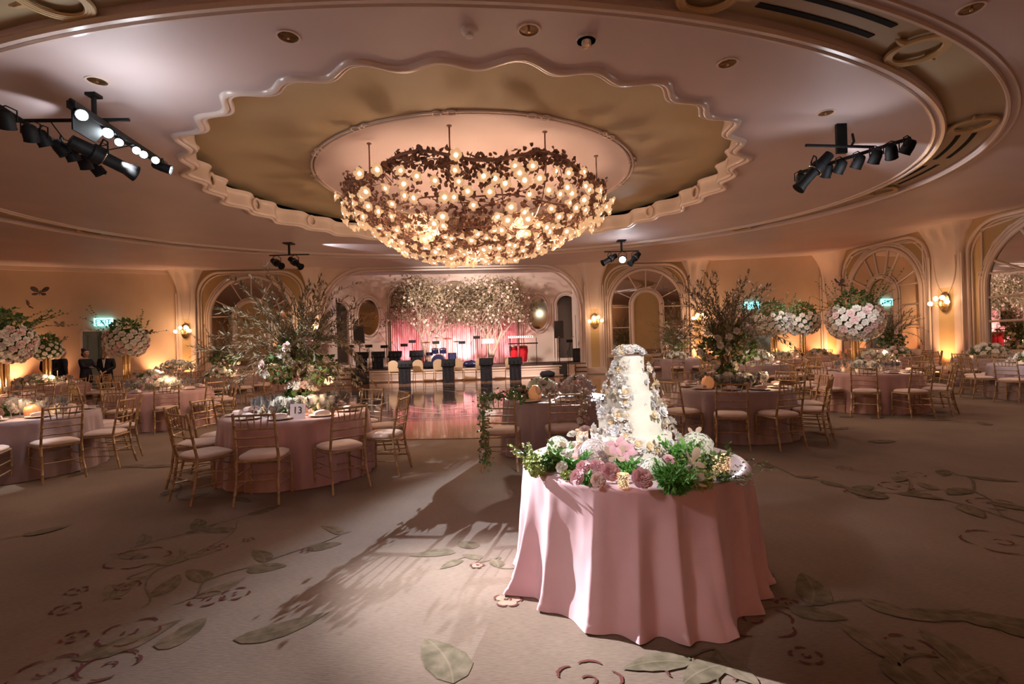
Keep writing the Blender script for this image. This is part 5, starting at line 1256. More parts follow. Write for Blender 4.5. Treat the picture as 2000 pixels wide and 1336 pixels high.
# centrepieces
willow(-2.72, 6.55, TH, 41, 'tall willow branch arrangement rising from the table numbered 13', 1.0, (0, 0), 34, 84)
willow(3.45, 8.3, TH, 52, 'tall willow branch arrangement on the table right of the cake', 1.08, (0, .1), 30, 80)
willow(-8.75, 15.6, TH, 63, 'leafy branch arrangement before the left arched mirror', 1.0, (-.2, .1), 26, 34)
willow(6.3, 19.8, TH, 74, 'leafy branch arrangement before the tan arch right of the cake', 1.15, (0, .1), 22, 36)
willow(12.4, 16.8, TH, 85, 'leafy branch arrangement before the farther side mirror', .95, (0, .1), 22, 34)
T4, c4 = ball_arr(-10.15, 10.2, TH, 91, 'big pale rose ball on tall gold vases at the left edge, with twigs and butterflies', .46, .74, 96, 26, bf=2, side=.8)
T7, c7 = ball_arr(9.45, 14.1, TH, 92, 'big brightly lit rose ball on tall gold vases right of centre', .60, .70, 98, 24, side=-.3)
ball_arr(-11.75, 15.6, TH, 93, 'rose ball on gold vases in front of the left door', .50, .78, 84, 12)
ball_arr(-12.9, 14.2, TH, 94, 'small white rose ball right of the big ball at the left edge', .30, .72, 50, 3, cols=('white',))
ball_arr(9.0, 17.6, TH, 95, 'white rose ball on gold vases right of the exit sign, the left of two', .50, .86, 76, 10, cols=('white',))
ball_arr(10.9, 19.2, TH, 96, 'white rose ball on gold vases right of the exit sign, the right of two', .52, .86, 72, 10, cols=('white',))
def L_(k, x, y, rad, n, seed, h=.18, **kw): low_arr(x, y, TH, seed, 'low flower mound ' + D[k], rad, n, h, **kw)
L_('T13', -2.7, 6.45, .40, 26, 101, .14); L_('R1', 3.5, 8.1, .34, 20, 102, .15, cols=('blush', 'white', 'pink')); L_('L2', -7.55, 10.9, .46, 34, 103, .24); L_('L3', -12.9, 13.9, .5, 30, 104, .22)
L_('L8', -12.6, 19.2, .7, 36, 105, .42, cols=('white',)); L_('L9', -9.4, 19.4, .55, 30, 106, .3, cols=('white',)); L_('L7', -8.75, 15.2, .42, 24, 107, .2); L_('R8', 6.85, 14.4, .42, 26, 108, .35, cols=('white',)); L_('R7', 9.85, 13.9, .48, 32, 109, .25)
L_('R3', 11.55, 11.2, .45, 30, 110, .28, cols=('white',)); L_('R4', 13.1, 14.1, .45, 30, 111, .34, cols=('white',)); L_('L1', -6.9, 7.1, .26, 16, 112, .14); L_('R2', 7.4, 10.8, .25, 14, 113, .14); L_('R11', 6.2, 19.4, .36, 16, 114, .22, cols=('white',)); L_('R12', 12.4, 16.5, .4, 20, 115, .25)
L_('L6', -11.0, 15.6, .35, 20, 116, .2); L_('R9', 9.1, 17.3, .3, 14, 117, .16); L_('R10', 11.5, 19.3, .3, 14, 118, .16); L_('L4', -10.6, 9.9, .3, 14, 119, .14)
pumpkin_vase(3.02, 7.95, TH, 'glowing peach lantern on the willow table right of the cake', 1.15); pumpkin_vase(-6.35, 6.75, TH, 'glowing orange lantern on the near left corner table', 1.0); pumpkin_vase(7.1, 10.9, TH, 'glowing orange lantern on the second table right of the cake', 1.0)
pumpkin_vase(11.2, 11.0, TH, 'glowing orange lantern on the table at the right edge', 1.0)
# number card 13
cx_, cy_ = at_y(580, 792, 5.85).x, 5.85
s = thing('table_number', 'small clear table card with the number 13', 'table number', (cx_, cy_, TH + .002)); b = MB(); b.prism([(-.085, 0), (.085, 0), (.085, .17), (-.085, .17)], .012, 0, Matrix.Rotation(-.12, 4, 'X')); build('card', b, M['card'], s, smooth=False)
text('number', '13', .11, .0006, M['ink'], s, (0, .0094, .0943), (pi / 2 - .12, 0, 0))
# butterflies on the left edge ball
for k, (px, py, s_, an, lab) in enumerate(((78, 572, .16, .5, 'dark paper butterfly above the left edge flowers, the upper one'), (55, 597, .15, 2.2, 'dark paper butterfly above the left edge flowers, the lower one'), (116, 635, .10, 1.2, 'small dark butterfly on a twig between the left ball and the door'),
                                           (291, 650, .13, .2, 'dark butterfly on a twig right of the ball before the left door'), (1640, 555, .2, .3, 'dark paper butterfly above the big right rose ball'))):
    yy = 10.1 if px < 130 else (15.6 if px < 400 else 13.9); p = at_y(px, py, yy)
    o = butterfly(p, s_, lab, M['butterfly'], an); tag(o, lab, 'butterfly', 'paper butterflies in the flowers')

# =================================================================== THE CAKE TABLE
CX, CY = .79, 3.48
ct = thing('round_table', 'round table under the pink satin cloth that carries the wedding cake', 'table', (CX, CY, 0))
b = MB(); b.lathe([(.700, TH - .03), (.705, TH - .02), (.700, TH - .008), (.001, TH - .008)], 48); build('table_top', b, M['bark'], ct)
b = MB(); b.tube([(0, 0, 0), (0, 0, TH - .03)], .04, 10); build('leg', b, M['black'], ct)
cm = cloth_mesh(.732, TH, .035, 77, 17, .05, tips=((R(-76), .09, .12), (R(-163), .10, .12), (R(-98), .75, .06)), nt=640, nz=50, puddle=.02, sharp=True)
o = build('tablecloth', cm, M['cloth_pink'], smooth=80, loc=(CX, CY, 0)); tag(o, 'pink satin tablecloth falling in deep folds under the wedding cake', 'tablecloth')
ck = thing('wedding_cake', 'tall white five-tier wedding cake covered in sugar roses', 'cake', (CX, CY, TH + .001))
z = 0; b = MB(); b.lathe([(.278, 0), (.288, .006), (.288, .046), (.28, .052), (.001, .052)], 64); build('cake_board', b, M['cakeboard'], ck); z = .052
tiers = []
for r_, h_ in ((.268, .126), (.214, .136), (.165, .139), (.128, .128), (.100, .114)):
    b = MB(); b.lathe([(r_, z), (r_, z + h_ - .008), (r_ - .003, z + h_ - .003), (r_ - .009, z + h_), (.001, z + h_)], 96); build('cake_tier', b, M['icing'], ck); tiers.append((r_, z, h_)); z += h_
IR = [rose_mesh('sugar_rose', M['icing_rose'], 1, 4, (3, 3), M['icing_gold']), rose_mesh('sugar_rose', M['icing_blue'], 1, 4, (3, 3)), rose_mesh('sugar_rose', M['icing_gold'], .8, 3, (3, 3)), rose_mesh('sugar_rose', M['icing_rose'], .9, 4, (3, 3))]
b = MB()
for j in range(5):
    a = j * 1.2566; b.add([(0, 0, 0), (cos(a - .5) * .3, sin(a - .5) * .3, .12), (cos(a) * .55, sin(a) * .55, .05), (cos(a + .5) * .3, sin(a + .5) * .3, .12)], [(0, 1, 2, 3)])
b.ball((0, 0, .05), .09, 6, 4, 1); BLM = b.mesh('sugar_blossom', [M['icing_rose'], M['icing_gold']], False)
cr_ = random.Random(17)
def sugar(px, py, size, kind, ti=None):
    # find the tier surface hit by this line of sight
    a, bb = ray(px, py); best = None
    for r_, z0, h_ in tiers:
        A_ = a * a + 1; B_ = -2 * (a * CX + CY); C_ = CX * CX + CY * CY - r_ * r_; dsc = B_ * B_ - 4 * A_ * C_
        if dsc < 0: continue
        y = (-B_ - math.sqrt(dsc)) / (2 * A_); zz = CAM_H + bb * y - TH
        if z0 - .03 <= zz <= z0 + h_ + .02 and (best is None or y < best[1]): best = (a * y, y, zz, r_)
    if best is None: 
        y = CY; xx = a * y; zz = CAM_H + bb * y - TH; r2 = None
        for r_, z0, h_ in tiers:
            if z0 <= zz <= z0 + h_: r2 = r_
        if r2 is None: r2 = .1 if zz > .5 else .26
        sg = 1 if xx > CX else -1
        if abs(xx - CX) > r2 + .06: xx = CX + sg * (r2 + .03)
        best = (xx, y - .03, zz, r2)
    x, y, zz, r_ = best; N_ = Vector((x - CX, y - CY, .18 * r_)).normalized()
    p = Vector((x - CX, y - CY, zz)) + N_ * size * .05
    put('sugar_rose' if kind < 4 else 'sugar_blossom', IR[kind] if kind < 4 else BLM, ck, matx=align(p - N_ * .006, N_ + Vector((cr_.uniform(-.35, .35), cr_.uniform(-.35, .35), cr_.uniform(-.2, .4))), size, cr_.random() * 6))
Z8 = lambda X, Y: (1000 + X / 3.93, 650 + Y / 3.93)
big = [(880, 480, .062, 0), (820, 410, .058, 3), (770, 470, .05, 0), (730, 410, .045, 3), (830, 630, .058, 0), (740, 600, .05, 1), (690, 570, .05, 1), (780, 690, .042, 2), (880, 650, .04, 0), (870, 540, .045, 2), (1100, 560, .055, 0), (1070, 400, .052, 2),
       (1140, 620, .05, 1), (1140, 560, .04, 3), (1070, 640, .04, 2), (965, 870, .064, 0), (1050, 880, .045, 2), (870, 790, .045, 0), (800, 750, .055, 1), (750, 740, .045, 3), (1245, 810, .055, 0), (1250, 860, .05, 3), (1200, 690, .05, 0), (1150, 690, .045, 2), (840, 290, .045, 2),
       (800, 250, .042, 1), (850, 240, .035, 3), (780, 300, .04, 3), (840, 350, .04, 3), (1040, 290, .035, 0), (1030, 255, .03, 3), (900, 730, .042, 3), (930, 830, .035, 0), (1090, 470, .035, 3), (1080, 510, .04, 0), (700, 620, .045, 1), (890, 430, .04, 3), (760, 340, .03, 1), (640, 740, .045, 3), (600, 760, .04, 0),
       (690, 770, .04, 3), (1215, 750, .04, 3), (1105, 900, .035, 2), (680, 530, .04, 1)]
for X, Y, s_, k in big:
    sugar(*Z8(X, Y), s_ * 1.55, k if k != 2 else cr_.choice((2, 0)))
    for q in range(2): sugar(*Z8(X + cr_.uniform(-42, 42), Y + cr_.uniform(-36, 36)), s_ * cr_.uniform(.7, 1.0), cr_.choice((3, 0, 3, 1)))
for k in range(150):
    X, Y, _, _ = cr_.choice(big); px, py = Z8(X + cr_.gauss(0, 38), Y + cr_.gauss(0, 34)); sugar(px, py, cr_.uniform(.024, .042), 4 if cr_.random() < .6 else 3)
for X, Y in ((940, 230), (960, 210), (985, 260), (980, 310), (1000, 320), (1050, 740), (1075, 735), (1000, 400), (1010, 390), (970, 470), (950, 450)): sugar(*Z8(X, Y), .024, 4)
zt_ = tiers[-1][1] + tiers[-1][2]
for k in range(22):
    q = math.sqrt((k + .5) / 22) * .088; a = k * 2.39996; hz = .045 * (1 - (q / .095) ** 2)
    put('sugar_rose', IR[(0, 3, 1, 3, 0, 1, 2, 3)[k % 8]], ck, matx=align((q * cos(a), q * sin(a), zt_ + hz - .006), Vector((cos(a) * q * 9, sin(a) * q * 9 - .15, 1)), cr_.uniform(.06, .08), k))
# ---- fresh flowers and greenery round the cake
def G8(X, Y, z): px, py = Z8(X, Y); return at_z(px, py, z)
def flower(nm, lab, cat, me, X, Y, hz, size, nrm=(0, -.5, 1), grp=None, zoff=0):
    p = G8(X, Y, TH + hz); N_ = Vector(nrm); o = put(nm, me, matx=align(p, N_, size, rnd.random() * 6)); return tag(o, lab, cat, grp)
gf = 'fresh flowers at the foot of the cake'
flower('rose', 'large open pink rose, right of the gold votive in front', 'rose', RM['pink'], 985, 1135, .045, 0.104, (.1, -.9, .6), gf)
flower('rose', 'pink rose just left of the front gold votive', 'rose', RM['pink'], 745, 1085, .06, 0.095, (.1, -.9, .6), gf)
flower('rose', 'upper left pink rose of the front cluster', 'rose', RM['pink'], 555, 1050, .055, 0.079, (-.3, -.7, .7), gf)
flower('rose', 'small pink rose between the two larger ones in front', 'rose', RM['pink'], 650, 1040, .06, 0.079, (0, -.7, .8), gf)
flower('rose', 'lowest pink rose at the left of the front cluster', 'rose', RM['pink'], 518, 1115, .035, 0.079, (-.6, -.8, .4), gf)
flower('rose', 'pale blush rose lying below the pink roses', 'rose', RM['blush'], 660, 1135, .03, 0.076, (-.1, -.9, .3), gf)
flower('rose', 'cream rose at the left among the beige leaves', 'rose', RM['white'], 425, 950, .07, 0.076, (-.3, -.5, .9), gf)
flower('rose', 'cream rose bud below the left beige leaves', 'rose', RM['white'], 392, 1040, .04, 0.067, (-.4, -.8, .5), gf)
flower('rose', 'pink rose bud right of the white hydrangea in front', 'rose', RM['pink'], 1200, 995, .06, 0.071, (.2, -.5, .9), gf)
flower('rose', 'purple tinted white rose at the left behind the mauve hydrangea', 'rose', RM['blush'], 560, 760, .13, 0.073, (-.2, -.4, 1), gf)
flower('rose', 'white rose at the far left behind the beige leaves', 'rose', RM['white'], 470, 800, .10, 0.073, (-.3, -.3, 1), gf)
flower('rose', 'white rose under the lowest tier, left side', 'rose', RM['white'], 545, 835, .10, 0.073, (-.3, -.5, 1), gf)
flower('hydrangea', 'mauve white hydrangea head left of the cake', 'hydrangea', HY['mauve'], 625, 935, .07, .10, (0, -.3, 1), gf)
flower('hydrangea', 'cream hydrangea head at the far left of the cake flowers', 'hydrangea', HY['white'], 355, 880, .06, .08, (0, -.3, 1), gf)
flower('hydrangea', 'big white hydrangea head right of the cake', 'hydrangea', HY['white'], 1415, 890, .085, .108, (0, -.3, 1), gf)
flower('hydrangea', 'greenish white hydrangea in front of the cake board', 'hydrangea', HY['white'], 1085, 1050, .04, .075, (0, -.4, 1), gf)
flower('hydrangea', 'small white hydrangea against the cake board, front centre', 'hydrangea', HY['white'], 1010, 985, .03, .045, (0, -.4, 1), gf)
# orchid
b = MB()
for j, (a, l, w_) in enumerate(((90, 1, .5), (210, .95, .45), (330, .95, .45), (20, 1.05, .7), (160, 1.05, .7))): b.leaf(Vector((0, 0, 0)), Vector((cos(R(a)), sin(R(a)), .25)), Vector((0, 0, 1)), l, w_ * .6, 0, -.2, 1)
b.ball((0, 0, .12), .16, 8, 5); OM = b.mesh('orchid', [M['rose_mauve']], 60)
for X, Y, s_, lab in ((800, 860, .085, 'pink orchid bloom against the cake, upper one'), (870, 900, .075, 'pink orchid bloom against the cake, lower right one')):
    p = at_y(*Z8(X, Y), CY - .36); tag(put('orchid', OM, matx=align(p, Vector((.1, -1, .3)), s_, rnd.random() * 6)), lab, 'orchid', gf)
# beige wing-shaped leaves
for X, Y, hz, s_, an, lab in ((790, 950, .10, .075, .1, 'beige leaf butterfly in front of the orchids'), (660, 800, .15, .06, .5, 'beige leaf butterfly left of the lowest tier'), (430, 900, .10, .06, -.3, 'beige leaf butterfly at the left of the cake flowers'), (1380, 1000, .12, .09, .8, 'beige leaf butterfly below the big right hydrangea'),
                              (1400, 1150, .05, .07, 2.0, 'beige leaf butterfly on the green fern, lowest'), (1400, 780, .17, .055, .2, 'pink tipped butterfly on top of the big right hydrangea'), (300, 950, .06, .05, -1, 'beige leaf butterfly at the far left end')):
    p = G8(X, Y, TH + hz); o = butterfly(p, s_, lab, M['beige_leaf'], an, .8); tag(o, lab, 'butterfly', 'beige butterflies in the cake flowers')
def greens(X, Y, hz, rad, n, lab, m, ls, lw=.4, sc=(1, 1, .7), sprigs=0, seed=1, dirb=(0, 0, .3), slen=.14):
    p = G8(X, Y, TH + hz); r = random.Random(seed); g = MB(); foliage(g, (0, 0, 0), rad, n, r, ls, lw, 0, False, sc); foliage(g, (0, 0, 0), rad * .6, n // 2, r, ls, lw, 0, False, sc)
    for k in range(sprigs): a = r.random() * 6.28; sprig(g, Vector((cos(a), sin(a), 0)) * rad * .5, Vector((cos(a), sin(a), .4)) + Vector(dirb), slen * r.uniform(.7, 1.3), r, 0, (ls[0] * .8, ls[1] * .9), lw, 11)
    mz = TH + .002 - p.z; g.v = [(x, y, max(z_, mz) if (p.x + x - CX) ** 2 + (p.y + y - CY) ** 2 < .58 else max(z_, mz - .14)) for x, y, z_ in g.v]
    o = build('greenery', g, m, smooth=False, loc=p); tag(o, lab, 'greenery', 'greenery at the foot of the cake')
greens(170, 1000, .04, .06, 260, 'lime green flower clump at the far left of the cake table', M['leaf_lime'], (.012, .028), .5, sprigs=14, seed=1)
greens(190, 1060, .025, .045, 240, 'lime green filler lying at the left rim of the cake table', M['leaf_lime'], (.01, .02), .6, seed=2)
greens(290, 1010, .03, .06, 200, 'dark green leaves left of the cream roses', M['leaf'], (.03, .055), .5, sprigs=8, seed=3)
greens(470, 1040, .02, .03, 140, 'bright green leaves left of the mauve hydrangea', M['leaf_bright'], (.02, .045), .4, (1, 1, 1), 10, 4)
greens(430, 1100, .02, .035, 180, 'lime filler under the cream rose bud', M['leaf_lime'], (.01, .02), .6, seed=5)
greens(585, 1130, .02, .03, 90, 'small green leaves under the front pink roses', M['leaf_bright'], (.02, .04), .4, seed=6)
greens(890, 1045, .025, .03, 160, 'bright green leaves in front of the cake board', M['leaf_bright'], (.018, .034), .4, sprigs=7, seed=7, slen=.08)
greens(1285, 945, .08, .036, 300, 'bright green spray standing right of the cake board', M['leaf_bright'], (.02, .04), .4, (1, 1, 1.4), 10, 8)
greens(1250, 1130, .05, .075, 800, 'fluffy bright green fern at the right front of the cake table', M['leaf_bright'], (.02, .04), .22, (1, 1, .8), 40, 9, (0, -.3, 0), .09)
greens(1430, 1130, .03, .065, 600, 'green and cream filler at the right front rim', M['leaf_lime'], (.012, .026), .4, sprigs=16, seed=10)
greens(1480, 1010, .05, .05, 240, 'dark green leaves beside the big gold votive', M['leaf'], (.02, .04), .4, sprigs=10, seed=11)
greens(1620, 1110, .02, .03, 90, 'thin green vine trailing over the right rim of the cake table', M['leaf'], (.015, .03), .4, sprigs=9, seed=12, dirb=(.9, -.6, -.25), slen=.22)
p = G8(855, 1190, TH); candle(p.x, p.y, TH + .001, 'lit mercury glass votive in the middle of the front roses', .9, 'mercury glass votives on the cake table')
p = G8(1575, 1075, TH); candle(p.x, p.y, TH + .001, 'larger lit mercury glass votive at the right of the cake flowers', 1.1, 'mercury glass votives on the cake table')
p = G8(1645, 1060, TH); candle(p.x, p.y + .03, TH + .001, 'mercury glass votive behind the larger one at the right', 1.05, 'mercury glass votives on the cake table')
p = at_z(1153, 828, TH + .04); candle(-.0 + .52, 3.95, TH + .001, 'lit mercury glass votive behind the cake on its left', 1.4, 'mercury glass votives on the cake table')
# =================================================================== PEOPLE
def skinned(name, pts, edges, m, parent, sub=2, loc=(0, 0, 0)):
    me = bpy.data.meshes.new(name); me.from_pydata([p[0] for p in pts], edges, []); me.materials.append(m)
    o = put(name, me, parent, loc=loc); md = o.modifiers.new('Skin', 'SKIN'); md.use_smooth_shade = True; s2 = o.modifiers.new('Sub', 'SUBSURF'); s2.levels = sub; s2.render_levels = sub
    for i, p in enumerate(pts):
        rr = p[1] if hasattr(p[1], '__len__') else (p[1], p[1]); me.skin_vertices[0].data[i].radius = rr; me.skin_vertices[0].data[i].use_root = (i == 0)
    return o
def person(x, y, rz, lab, h=1.0, female=False, arms='down', cat='person'):
    t = thing('person', lab, cat, (x, y, 0), rz); s = h; P = []; E = []
    def add(p, r, par=None): P.append(((p[0] * s, p[1] * s, p[2] * s), (r * s, r * s) if not hasattr(r, '__len__') else (r[0] * s, r[1] * s))); (E.append((par, len(P) - 1)) if par is not None else None); return len(P) - 1
    sw = .17 if female else .2
    pel = add((0, 0, .93), (.15, .11)); wa = add((0, 0, 1.1), (.125 if female else .14, .095), pel); ch = add((0, -.01, 1.32), (.16, .11), wa); nk0 = add((0, 0, 1.46), .06, ch); nk = add((0, -.01, 1.52), .048, nk0); hd = add((0, -.02, 1.60), .075, nk); hd2 = add((0, -.025, 1.68), .085, hd); add((0, -.01, 1.74), .06, hd2)
    add((0, -.115, 1.62), .014, hd)
    for q in (-1, 1):
        add((q * .085, -.0, 1.63), .018, hd)
        hp = add((q * .10, 0, .86), .09, pel); kn = add((q * .11, -.015, .48), .058, hp); an = add((q * .11, .01, .09), .038, kn); add((q * .12, -.13, .035), .035, an)
        sh = add((q * sw, 0, 1.40), .058, ch)
        if arms == 'forward' : el = add((q * (sw + .03), -.14, 1.17), .04, sh); wr = add((q * (sw - .04), -.42, 1.14), .027, el); hv = Vector((0, -1, -.05))
        elif arms == 'clasp': el = add((q * (sw + .05), .0, 1.12), .042, sh); wr = add((q * .06, -.20, .98), .028, el); hv = Vector((-q * .5, -.4, -.6)).normalized()
        else: el = add((q * (sw + .05), .02, 1.13), .042, sh); wr = add((q * (sw + .04), -.04, .86), .028, el); hv = Vector((0, -.05, -1))
        w0 = Vector(P[wr][0]) / s; pm = add(w0 + hv * .06, (.036, .018), wr); pc = w0 + hv * .06; sd = Vector((1, 0, 0)) if abs(hv.x) < .4 else Vector((0, 1, 0))
        for k, L in enumerate((.065, .075, .07, .055)):
            f0 = add(pc + hv * .035 + sd * (k - 1.5) * .019, .009, pm); add(pc + hv * (.035 + L * .6) + sd * (k - 1.5) * .02 + Vector((0, -.008, 0)), .008, f0)
        add(pc + sd * (-q) * .045 + hv * .01, .010, pm)
    skinned('body', P, E, M['skin'], t)
    # clothes
    C = []; F = []
    def cad(p, r, par=None): C.append(((p[0] * s, p[1] * s, p[2] * s), (r * s if not hasattr(r, '__len__') else r[0] * s, r * s if not hasattr(r, '__len__') else r[1] * s))); (F.append((par, len(C) - 1)) if par is not None else None); return len(C) - 1
    a = cad((0, 0, .93), (.17, .125)); b_ = cad((0, 0, 1.1), (.145 if female else .165, .115), a); c = cad((0, -.005, 1.32), (.178, .13), b_); cad((0, 0, 1.44), .085, c)
    for q in (-1, 1):
        hp = cad((q * .105, 0, .84), .11, a)
        if female: kn = cad((q * .12, 0, .55), .10, hp)
        else: kn = cad((q * .115, -.01, .48), .08, hp); cad((q * .115, .01, .08), .065, kn)
        sh = cad((q * (sw + .01), 0, 1.39), .075, c); ei = [i for i in range(len(P))]
        if arms == 'forward': el = cad((q * (sw + .03), -.14, 1.17), .056, sh); cad((q * (sw - .03), -.38, 1.14), .042, el)
        elif arms == 'clasp': el = cad((q * (sw + .05), .0, 1.12), .06, sh); cad((q * .09, -.18, 1.0), .045, el)
        else: el = cad((q * (sw + .05), .02, 1.13), .058, sh); cad((q * (sw + .04), -.03, .90), .045, el)
    skinned('dress' if female else 'suit', C, F, M['blackcloth'], t)
    hb = MB(); hb.ball((0, .012 * s, 1.695 * s), .106 * s, 20, 14, sc=(.95, 1.08, 1.0)); 
    if female: hb.ball((0, .09 * s, 1.76 * s), .07 * s, 10, 8); hb.ball((0, .07 * s, 1.60 * s), .085 * s, 10, 8)
    T = []; hb.v = [(x * (.8 if (y < -.01 * s and z < 1.74 * s) else 1), (max(y, -.01 * s) * .5 if (y < -.01 * s and z < 1.74 * s) else y), z) for x, y, z in hb.v]; build('hair', hb, M['hair'], t)
    e = MB()
    for q in (-1, 1): e.ball((q * .034 * s, -.103 * s, 1.665 * s), .011 * s, 8, 5)
    build('eyes', e, M['ink'], t)
    e = MB(); e.ball((0, -.10 * s, 1.572 * s), .02 * s, 8, 4, sc=(1.3, .5, .35)); build('mouth', e, M['rose_pink'], t)
    if not female: b = MB(); b.prism([(-.055 * s, 1.45 * s), (0, 1.12 * s), (.055 * s, 1.45 * s)], .02, 0, Matrix.Translation((0, -.15 * s, 0))); build('shirt', b, M['shirt'], t, False); 
    if not female: b = MB(); b.box((0, -.16 * s, 1.43 * s), (.09 * s, .03, .035 * s)); build('bow_tie', b, M['black'], t)
    return t
pp = at_y(122, 690, 17.3); person(pp.x, pp.y, 2.6, 'woman in black with dark pinned-up hair, standing at the far left', .99, True, 'down')
pp = at_y(97, 690, 17.6); person(pp.x, pp.y, .3, 'man in a black jacket left of the dark haired woman', .98, False, 'clasp')
pp = at_y(167, 690, 17.4); person(pp.x, pp.y, 1.35, 'woman in black with one arm stretched forward, in front of the door', .97, True, 'forward')
pp = at_y(207, 690, 17.2); person(pp.x, pp.y, .15, 'man in a dark suit and white shirt right of the door', .97, False, 'clasp')

# =================================================================== SCONCES AND UPLIGHTS
def sconce(key, lab, zc=2.45, en=14):
    T, L = PT[key]; p = T @ Vector((L / 2, -.20, zc)); ang = math.atan2(T.col[0].y, T.col[0].x); s = thing('wall_sconce', lab, 'sconce', tuple(p), ang, 'brass wall sconces with glowing flower globes')
    b = MB(); b.lathe([(.21, 0), (.22, -.02), (.17, -.035), (.001, -.03)], 32, 0, Matrix.Rotation(pi / 2, 4, 'X') @ Matrix.Diagonal((.85, 1.5, -1, 1)))
    build('back_plate', b, M['brass'], s)
    a = MB(); g = []
    for x, z in ((-.30, -.02), (-.10, .14), (.12, .16), (.28, .0)):
        a.tube([(0, -.03, -.15), (x * .5, -.16, -.12), (x, -.22, z - .08)], .012, 6); g.append((x, -.22, z))
    build('arms', a, M['brass'], s)
    for q in g:
        b = MB(); b.ball(q, .075, 14, 9); build('flower_globe', b, M['globe'], s)
    l = bpy.data.lights.new('sconce_light', 'POINT'); l.energy = en; l.color = (1, .62, .34); l.shadow_soft_size = .12; o = bpy.data.objects.new('sconce_light', l); COL.objects.link(o); o.location = T @ Vector((L / 2, -.75, zc + .1))
sconce('left', 'brass sconce with glowing globes on the left pillar'); sconce('stage_right', 'brass sconce with glowing globes right of the stage, left of the cake top')
sconce('right_mid', 'brass sconce with glowing globes behind the right willow'); sconce('right', 'brass sconce with glowing globes on the pillar at far right', 2.5); sconce('stage_left', 'brass sconce on the pillar left of the stage, behind the willow')
LI = []
def light(kind, loc, e, col, size=.1, target=None, spot=60, blend=.5, name=None, soft=None):
    l = bpy.data.lights.new(name or kind.lower() + '_lamp', kind); l.energy = e; l.color = col
    if kind != 'AREA': l.shadow_soft_size = size
    if kind == 'SPOT': l.spot_size = R(spot); l.spot_blend = blend
    if kind == 'AREA': l.size = size
    o = bpy.data.objects.new(l.name, l); COL.objects.link(o); o.location = loc
    if target is not None: o.rotation_euler = (Vector(target) - Vector(loc)).to_track_quat('-Z', 'Y').to_euler()
    return o
AMB = (1, .53, .25)
def uplight(T, L, s_, lab, e=120, col=AMB, d=.55, spot=75):
    e *= .38
    p = T @ Vector((s_, -d, 0)); f = thing('uplight', lab, 'uplight', tuple(p), math.atan2(T.col[0].y, T.col[0].x), 'amber uplights at the foot of the walls')
    b = MB(); b.lathe([(.11, 0), (.11, .03), (.08, .06), (.08, .16)], 18); build('body', b, M['black'], f); b = MB(); b.lathe([(.07, .162), (.001, .162)], 18); build('lens', b, M['gel'], f)
    t = T @ Vector((s_, .05, 1.9)); light('SPOT', (p.x, p.y, .22), e, col, .06, t, spot, .9, 'uplight_lamp')
def wl(T, px): return along(T, px, 700)
uplight(T_L, L_L, wl(T_L, 305), 'amber uplight on the left wall beside the pillar', 420); uplight(T_L, L_L, wl(T_L, 25), 'amber uplight on the left wall at the picture edge', 480); uplight(T_L, L_L, wl(T_L, 110), 'amber uplight on the left wall behind the guests', 120)
for k, e in (('left', 330), ('right_mid', 330), ('corner', 260), ('right', 330)):
    T, L = PT[k]; uplight(T, L, L / 2, 'amber uplight at the foot of the %s pillar' % {'left': 'left', 'right_mid': 'middle right', 'corner': 'right corner', 'right': 'far right'}[k], e, spot=70)
uplight(T_R, L_R, wl(T_R, 1400), 'amber uplight on the right wall left of the exit sign', 260); uplight(T_R, L_R, wl(T_R, 1540), 'amber uplight on the right wall between the two white balls', 330); uplight(T_R, L_R, wl(T_R, 1600), 'amber uplight on the right wall near the corner', 260)
for x in (-20, -14, -8, -2, 4, 10):  # added unseen lamps that brighten the rear wall in the mirrors
    f = thing('uplight', 'added amber uplight behind the camera, lighting the rear wall for the mirrors', 'uplight', (x, -6.5, 0), 0, 'added uplights of the rear wall'); b = MB(); b.lathe([(.11, 0), (.11, .03), (.08, .06), (.08, .16)], 18); build('body', b, M['black'], f)
    light('SPOT', (x, -6.45, .22), 650, AMB, .06, (x, -7.1, 2.6), 80, .9, 'uplight_lamp')

# =================================================================== LIGHT
W = bpy.data.worlds.new('world'); SC.world = W; W.use_nodes = True; W.node_tree.nodes['Background'].inputs[0].default_value = (.02, .015, .015, 1); W.node_tree.nodes['Background'].inputs[1].default_value = 1
WARM = (1, .66, .43); WHT = (.92, .95, 1.0)
for k in range(6):
    a = k * pi / 3; light('POINT', (CH[0] + 2.2 * cos(a), CH[1] + 2.2 * sin(a), 3.92), 62, WARM, .12, name='chandelier_glow')
light('POINT', (CH[0], CH[1], 3.72), 190, WARM, .3, name='chandelier_glow')
for k in range(4):
    a = k * pi / 2 + .6; light('POINT', (CH[0] + 2.0 * cos(a), CH[1] + 2.0 * sin(a), 4.75), 9, WARM, .12, name='chandelier_glow')
# bounce of the whole party: added soft fill spots, apart from the ceiling downlights
DLC = (1, .68, .53)
for x, y, k_ in ((-13, 5, .35), (-7, 2.5, .15), (0, .5, .12), (7, 2.5, .25), (12.5, 7, .6), (-17, 11, .8), (-12, 17.5, 1), (9, 17.5, 1), (11.5, 12, .8), (-7, -3, .15), (7, -3, .2), (-5.5, 9.5, .4), (4.5, 10, .5)):
    light('SPOT', (x, y, HC - .05), 250 * k_, DLC, .12, (x, y, 0), 150, 1.0, 'downlight_lamp')
